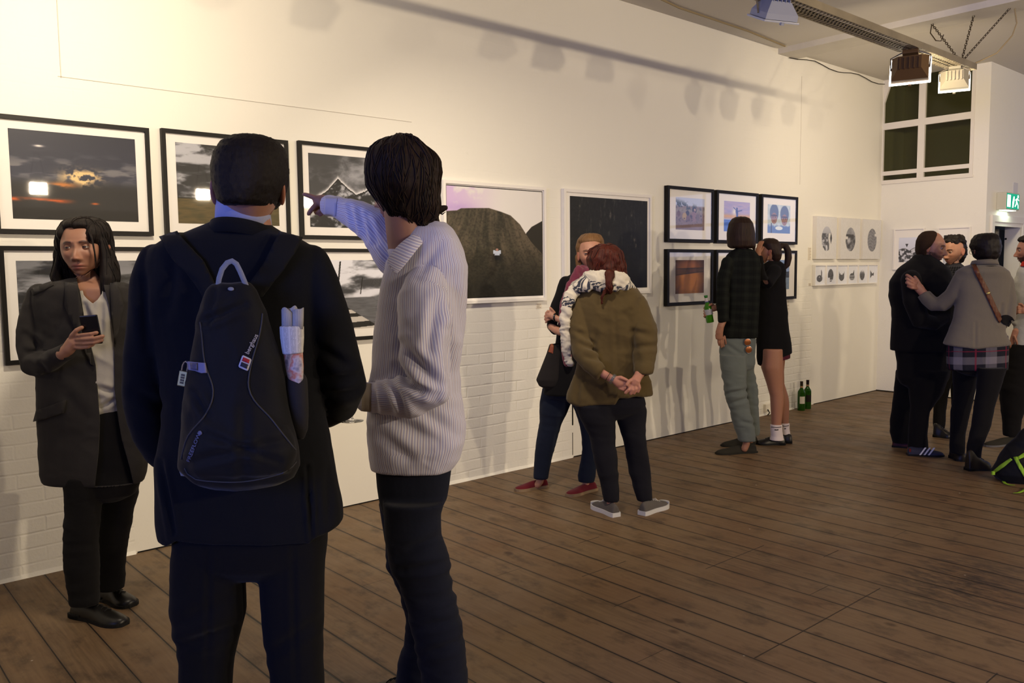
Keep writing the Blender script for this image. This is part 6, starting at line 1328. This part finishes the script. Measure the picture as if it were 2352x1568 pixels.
# wine bottles on the floor
for i,(x,y,lab,on) in enumerate(((1840,942,'green wine bottle with white label standing on floor, nearer one of the pair',1),(1854,938,'green wine bottle with dark label on floor, farther one of the pair',0))):
    p=onfloor(x,y); r=empty('wine_bottle',tuple(p),lab,'bottle'); k=.305/.30
    MB().lathe(p,[(.028,0),(.037,.002),(.0385,.010),(.0385,.185),(.036,.200),(.022,.222),(.0150,.236),(.0145,.30)],28).build('glass_body',GD,r,smooth=True)
    MB().lathe(p+UP*.262,[(.0152,0),(.0155,.001),(.0155,.044),(.001,.0445)],20).build('capsule',mat('capsule_dark' if i else 'capsule_brown',(34,16,20) if i else (40,28,18),.4),r,smooth=True)
    MB().lathe(p+UP*.240,[(.0156,0),(.0156,.018)],20).build('neck_label',mat('neck_label_tan',(160,120,90),.6),r,smooth=True)
    q=math.atan2(C[1]-p[1],C[0]-p[0])+(.35 if on else .5); V=[];Fc=[]; nn_=12; hw=.75 if on else .9
    for a in np.linspace(q-hw,q+hw,nn_):
        for z in (.075,.150): V.append(p+np.array([math.cos(a)*.0390,math.sin(a)*.0390,z]))
    for j in range(nn_-1): Fc.append((2*j,2*j+2,2*j+3,2*j+1))
    mesh_obj('body_label',V,Fc,MLB if on else mat('label_dark',(30,22,18),.6),r)
# ================================================================ PEOPLE: right-hand group
# ---------- bald man in black coat
S0=6.6
R8=person(2110,1040,'person with receding hair and beard in long black coat, seen in profile')
sk8=(.32,.165,.105)
r8=[(586,2103,2136,0,1.0),(593,2098,2144,0,.95),(601,2088,2156,0,.8),(609,2076,2166,0,.7),(619,2062,2178),(647,2047,2190),(679,2045,2192),(707,2052,2192),(735,2053,2192),(770,2051,2192),(803,2049,2188)]
t8=WW(kk(r8,0,.62)); a8=TT([(2092,640,-.12,20),(2098,690,-.17,21),(2115,735,-.18,20),(2145,742,-.15,16),(2172,728,-.1,13)],cap=2)
a8b=TT([(2150,640,.12,17),(2158,700,.15,16),(2166,742,.06,13),(2180,738,-.02,10)],cap=2)
c8=garment('black_coat',[t8,a8,a8b],MK['black'],R8,.0095,2,[fold(.006,4,4,6,71)])
h8=WW(kk([(785,2056,2186),(830,2063,2182),(865,2062,2178)],0,.55),cap=3); l8a=WW(kk([(850,2060,2125),(899,2055,2112),(945,2049,2108),(968,2046,2105),(993,2046,2104),(1016,2052,2102)],.17,.6)); l8b=WW(kk([(850,2085,2178),(899,2090,2166),(925,2092,2146),(945,2092,2134),(1000,2087,2130),(1036,2086,2131)],-.04,.6))
garment('trousers',[h8,l8a,l8b],MK['black'],R8,.0095,2,[fold(.005,4,4,8,72)])
hd8=head(2140,568,S0,36,78,7,-3,skin=sk8,beard=.8,beardcol=(.035,.022,.016),brow=(.03,.018,.012),nose=1.1)
n8=TT([(2134,582,.0,14),(2132,600,.0,17)]); n8['s']=1
body(R8,hd8,[t8,a8,h8,l8a,l8b,n8,TT([(2172,728,-.1,10),(2184,720,-.08,8)])|{'s':1}],sk8,.013,.8,fine=[[TT([(2182,722,-.08,7,.8),(2190,716,-.07,7,.7)],n=12)]+[TT([(2189,712+4*i,-.07,2.6),(2196,711+4*i,-.08,2.5),(2200,713+4*i,-.06,2.3)],n=8) for i in range(4)]+[TT([(2186,714,-.08,2.8),(2190,707,-.08,2.5)],n=8)]],fvox=.0045)
garment('hair',[WW(dd([(530,2128,2142),(533,2120,2148),(541,2112,2151),(552,2107,2149),(564,2106,2138),(574,2107,2122),(590,2111,2122)],.0,[.04,.055,.070,.079,.078,.074,.06]))],hairmat('cropped_hair',(30,20,14),(60,42,30),.8,1800,260,.1),R8,.0055,2)
MNV=mat('navy_nylon',(38,40,62),.6); MR=mat('shoe_red',(110,26,24),.6)
s_=shoe(R8,onfloor(2084,1045),onfloor(2167,1047),.098,'low',MNV,MSO); ax=onfloor(2167,1047)-onfloor(2084,1045); L=np.linalg.norm(ax); ax/=L; sd_=np.cross(UP,ax); sd_=sd_ if sd_@(C-onfloor(2120,1045))>0 else -sd_
b=MB(); o0=onfloor(2084,1045)
for i in range(3): c=o0+ax*L*(.34+.12*i); b.obox(c+sd_*.036+UP*.042+ax*.012,ax*.006,UP*.028+ax*.022-sd_*.008,sd_*.003)
b.build('side_stripes',mat('stripe_white',(205,205,215),.6),s_); MB().obox(o0+ax*.012+UP*.045,ax*.006,UP*.012,sd_*.03).build('heel_tab',MR,s_)
shoe(R8,onfloor(2049,1025),onfloor(2118,1030),.098,'low',mat('shoe_dark_red',(70,20,22),.6),MSO)
# ---------- curly haired man behind
S0=7.3
R9=person(2165,1004,'person with curly dark hair partly hidden between the two foreground men')
sk9=(.42,.22,.14)
t9=WW(kk([(602,2176,2202,.02,.9),(612,2168,2214,0,.8),(625,2158,2224),(660,2152,2230),(720,2152,2230),(800,2154,2222)],0,.5))
a9=TT([(2172,632,0,12),(2165,690,0,12),(2166,745,-.04,10),(2168,775,-.06,8)],cap=2); a9b=TT([(2216,632,0,12),(2224,690,0,12),(2222,745,-.04,10),(2220,775,-.06,8)],cap=2)
garment('dark_shirt',[t9,a9,a9b],plaidmat('small_check_shirt',(24,24,28),(60,60,66),(16,16,20),.02,.02),R9,.011,2)
h9=WW(kk([(780,2146,2222),(830,2148,2220),(860,2150,2218)],0,.5),cap=3); l9=WW(kk([(850,2148,2190),(881,2150,2182),(909,2149,2175),(941,2145,2171),(972,2145,2169),(985,2146,2168)],0,.9)); l9b=WW(kk([(850,2185,2218),(900,2186,2212),(940,2188,2208),(985,2190,2208)],.15,.9))
garment('trousers',[h9,l9,l9b],MK['black'],R9,.011,2,[fold(.005,4,4,14,74)])
hd9=head(2189,577,S0,33,-36,6,4,skin=sk9,beard=.0,stubble=.45,brow=(.03,.018,.012))
n9=TT([(2190,590,.01,11),(2190,610,.01,12)]); n9['s']=1
body(R9,hd9,[t9,a9,a9b,h9,l9,l9b,n9],sk9,.014,.8,fine=[hang_hand(2168,782,-.06,2.5),hang_hand(2220,782,-.06,2.5,-1)],fvox=.0045)
hr9=garment('hair',[WW(dd([(541,2180,2203),(545,2172,2210),(556,2171,2214),(572,2178,2215),(588,2186,2214),(600,2192,2206),(606,2194,2200)],.05,[.06,.09,.10,.10,.08,.07,.04])),EE(2188,555,.0,18,11,.078)],hairmat('curly_hair',(12,10,9),(36,26,20),.5),R9,.006,1,[lambda V,N,U,Vv,px:.020*(fbm(V*34,5,3)-.45)*2])
shoe(R9,onfloor(2143,1002),onfloor(2188,1006),.10,'boot',LB,MSO); shoe(R9,onfloor(2190,998),onfloor(2212,1000),.10,'boot',LB,MSO)
# ---------- grey blazer
S0=6.15
R10=person(2235,1072,'person in grey wool blazer with tan strap, hand on the black coat')
sk10=(.32,.15,.10); MGB=cloth('grey_wool',(92,86,76),.95,1.3,.15,.12)
r10=[(606,2238,2284,0,.8),(613,2216,2300,0,.7),(623,2199,2314,0,.6),(640,2193,2322),(690,2198,2320),(730,2192,2308),(760,2181,2306),(782,2172,2314),(794,2168,2319)]
t10=WW(kk(r10,0,.46)); f1_=TT([(2209,640,0,18),(2188,678,.05,18),(2163,698,.1,17),(2144,698,.14,16),(2131,687,.18,15),(2124,678,.2,14),(2122,675,.205,14)],cap=2); f2_=TT([(2309,645,0,17),(2316,690,-.01,17),(2312,728,-.01,19),(2298,745,.08,14),(2290,740,.15,12)],cap=2)
bz=garment('grey_blazer',[t10,f1_,f2_],MGB,R10,.009,2,[fold(.004,4,4,6,81),creases([(2195,690,2180,740,4,.006),(2300,700,2296,740,4,.008),(2240,740,2240,800,3,.003)])],hem=(795,40,[(2166,791),(2240,799),(2321,792)]))
garment('plaid_shirt_tail',[WW(kk([(770,2180,2312),(800,2179,2313),(830,2179,2312),(848,2180,2311)],.005,.455))],plaidmat('check_flannel',(28,28,36),(108,104,112),(110,30,50),.18,.15),R10,.009,1,[fold(.010,9,8,3,83)])
h10=WW(kk([(800,2188,2306),(825,2190,2305),(842,2192,2304)],0,.42),cap=3); m1=WW(kk([(845,2190,2250),(870,2191,2242),(909,2193,2235),(941,2186,2227),(998,2184,2215),(1040,2182,2214)],.16,.75)); m2=WW(kk([(845,2246,2308),(870,2248,2301),(936,2239,2282),(975,2234,2274),(1023,2223,2255),(1055,2219,2250)],-.10,.75))
garment('black_trousers',[h10,m1,m2],MK['black'],R10,.009,2,[fold(.004,4,4,10,85)])
hd10=head(2263,571,S0,33.5,-160,2,0,skin=sk10,eyes=False)
F10=lambda pts,r: TT([(p[0],p[1],p[2],r) for p in pts],n=10)
H10=[TT([(2124,677,.2,10,.8),(2118,670,.2,10,.75),(2111,661,.2,11,.55),(2105,655,.2,10,.5)],n=14),F10([(2104,648,.19),(2095,640,.18),(2087,634,.19),(2083,632,.2)],3.8),F10([(2102,652,.18),(2092,646,.165),(2083,640,.17)],3.8),F10([(2101,657,.18),(2091,654,.165),(2083,649,.17)],3.8),F10([(2104,662,.18),(2094,661,.17),(2086,657,.175)],3.4),F10([(2112,652,.2),(2107,643,.2),(2101,636,.2)],3.8)]
n10=TT([(2263,585,.0,14),(2262,606,.0,15)]); n10['s']=1
body(R10,hd10,[t10,f1_,f2_,h10,m1,m2,n10],sk10,.013,.78,fine=[H10],fvox=.0045)
hr10=garment('hair',[WW(dd([(536,2253,2278),(540,2243,2286),(550,2236,2292),(564,2234,2294),(578,2238,2293),(590,2242,2288),(598,2250,2280)],.0,[.05,.08,.10,.108,.105,.095,.07]))],hairmat('black_crop',(13,10,10),(34,26,22),.5),R10,.006,2,[streak(.003,60,6,3),lambda V,N,U,Vv,px:.006*(fbm(V*30,5,3)-.5)*2])
ringband('blazer_collar',P(2261,606,S0)-UP*.01,.085,.08,.035,MGB,R10,tilt=.01,flare=.012,th=.006); ringband('collar_trim',P(2261,612,S0)-UP*.012,.098,.092,.006,MK['black'],R10,tilt=.012,th=.004)
patch('elbow_patch',loop2(2312,735,16,12,18,20),bz,MK['black'],R10,.008,.003,6)
c=P(2232,578,S0-.0); MB().tube([P(2241,576,S0-.05),P(2233,576,S0+.02),P(2229,577,S0+.06)],.0016,6).build('glasses_arm',LB,R10,smooth=True); MB().tube([P(2231+4.5*math.cos(a),579+5*math.sin(a),S0+.07+.01*math.cos(a)) for a in [2*math.pi*k/16 for k in range(16)]],.0014,6,closed=True).build('glasses_rim',LB,R10,smooth=True)
MBT=mat('brown_black_leather',(24,16,13),.5)
shoe(R10,onfloor(2186,1050),onfloor(2216,1060),.10,'boot',MBT,MSO,hgt=1.25); shoe(R10,onfloor(2220,1080),onfloor(2273,1077),.10,'boot',MBT,MSO,hgt=1.25)
sb=empty('shoulder_bag',tuple(P(2300,745,S0)),'tan leather bag strap running diagonally across the grey blazer back','bag')
patch('strap',[(2231,610),(2241,609),(2268,662),(2300,732),(2293,742),(2262,676)],bz,mat('tan_strap',(84,44,25),.5),sb,.010,.004,6); patch('buckle',[(2262,673),(2271,669),(2273,673),(2264,677)],bz,mat('brass',(150,140,95),.35,.7),sb,.014,.002,4)
MB().obox(P(2272,775,S0+.24),RH*.09,UP*.08,FH*.03,.02).build('bag_body',mat('tan_strap',(84,44,25),.5),sb,smooth=True)
# ---------- man at the right edge
S0=6.9
R11=person(2325,1024,'bearded person in pale speckled shirt cut off by the right edge of view')
sk11=(.31,.15,.10)
t11=WW(kk([(606,2352,2386,.0,.9),(618,2343,2408,0,.7),(640,2337,2422),(680,2334,2426),(720,2336,2424),(765,2330,2418),(804,2322,2414)],0,.6)); g1=TT([(2400,640,-.1,17),(2402,690,-.17,16),(2385,712,-.22,13),(2368,714,-.22,12)],cap=2)
g1b=TT([(2346,645,.02,15),(2340,700,.03,14),(2336,745,.01,11)],cap=2)
garment('speckled_shirt',[t11,g1,g1b],mat('speckled_cotton',(142,142,138),.9,noise=.5,nscale=160,var=.2),R11,.0095,2,[fold(.008,5,5,7,91)])
garment('red_undershirt',[WW(kk([(600,2350,2380),(612,2346,2384)],-.02,.9))],cloth('red_cotton',(150,36,26)),R11,.007,1)
h11=WW(kk([(790,2318,2412),(840,2310,2404),(865,2308,2400)],0,.6),cap=3); y1=WW(kk([(850,2307,2372),(890,2298,2362),(920,2300,2356),(960,2304,2344),(1000,2306,2340)],.0,.8)); y2=WW(kk([(850,2345,2404),(920,2360,2404),(1000,2372,2402)],.12,.8))
garment('trousers',[h11,y1,y2],MK['black'],R11,.0095,2,[fold(.005,4,4,10,92)])
hd11=head(2367,573,S0,34.5,-84,3,0,skin=sk11,beard=1.,beardcol=(.022,.015,.012),brow=(.025,.016,.012),nose=1.05)
n11=TT([(2370,590,.0,13),(2370,608,.0,14)]); n11['s']=1
H11=[TT([(2372,714,-.22,9,.9),(2358,712,-.22,9,.8),(2348,711,-.22,10,.65)],n=12)]+[F10([(2346,704+4.6*i,-.22),(2338,704+4.6*i,-.235),(2333,707+4.6*i,-.21)],2.8) for i in range(4)]+[F10([(2352,705,-.23),(2346,698,-.24),(2341,698,-.23)],2.8)]
H11b=[TT([(2335,760,-.02,9,.8),(2328,778,-.02,8,.65),(2326,788,-.02,7,.6)],n=12)]+[F10([(2322+3*i,786,-.02),(2321+3*i,796,-.02),(2322+3*i,803,-.01)],2.5) for i in range(4)]+[F10([(2330,772,-.05),(2335,784,-.06),(2336,790,-.05)],2.6)]
body(R11,hd11,[t11,g1,h11,y1,y2,n11],sk11,.013,.8,fine=[H11,H11b],fvox=.0045)
hr11=garment('hair',[WW(dd([(539,2356,2384),(543,2345,2393),(551,2341,2399),(562,2352,2402),(578,2368,2401),(592,2374,2396)],.0,[.05,.07,.084,.088,.084,.07]))],hairmat('curly_hair',(12,10,9),(36,26,20),.5),R11,.006,2,[lambda V,N,U,Vv,px:.006*(fbm(V*34,5,3)-.5)*2])
shoe(R11,onfloor(2336,1020),onfloor(2262,1025),.10,'low',MSU,mat('grey_rubber',(95,95,100),.7)); shoe(R11,onfloor(2400,1016),onfloor(2335,1012),.10,'low',MSU,mat('grey_rubber',(95,95,100),.7))
# ---------- bag on the floor
S0=5.72
fb=empty('sports_bag',tuple(P(2340,1090,S0)*np.array([1,1,0])),'black sports bag with lime green straps slumped on the floor at right','bag')
bb=garment('bag_body',[WW(kk([(985,2352,2392),(1000,2340,2412),(1025,2322,2425),(1048,2304,2432),(1066,2292,2434),(1085,2286,2434),(1098,2296,2430),(1106,2308,2424)],0,.62))],cloth('black_nylon',(12,12,15),.7),fb,.008,2,[fold(.015,6,6,7,95)])
ML_=mat('lime_webbing',(128,170,40),.7)
patch('strap',[(2284,1081),(2300,1067),(2322,1052),(2326,1056),(2305,1074),(2287,1086)],bb,ML_,fb,.008,.004,6); patch('strap',[(2328,1050),(2336,1049),(2350,1075),(2360,1096),(2354,1100),(2340,1075)],bb,ML_,fb,.008,.004,6); patch('strap',[(2336,1050),(2350,1041),(2362,1036),(2364,1044),(2350,1051),(2339,1056)],bb,ML_,fb,.008,.004,6)
b=MB(); b.tube([onfloor(2304,1104,.006),onfloor(2309,1110,.006),onfloor(2318,1113,.006),onfloor(2332,1114,.006)],[.009,.011,.008,.003],8,ell=.3,flat=UP); b.build('trailing_strap',ML_,fb,smooth=True)
b=MB(); b.tube([onfloor(2327,1132,.006),onfloor(2340,1131,.006),onfloor(2352,1126,.008),onfloor(2366,1116,.02)],[.003,.009,.011,.011],8,ell=.3,flat=UP); b.build('trailing_strap',ML_,fb,smooth=True)
MB().obox(P(2281,1086,5.60),RH*.010,UP*.012,FH*.008,.003).build('buckle',ML_,fb)
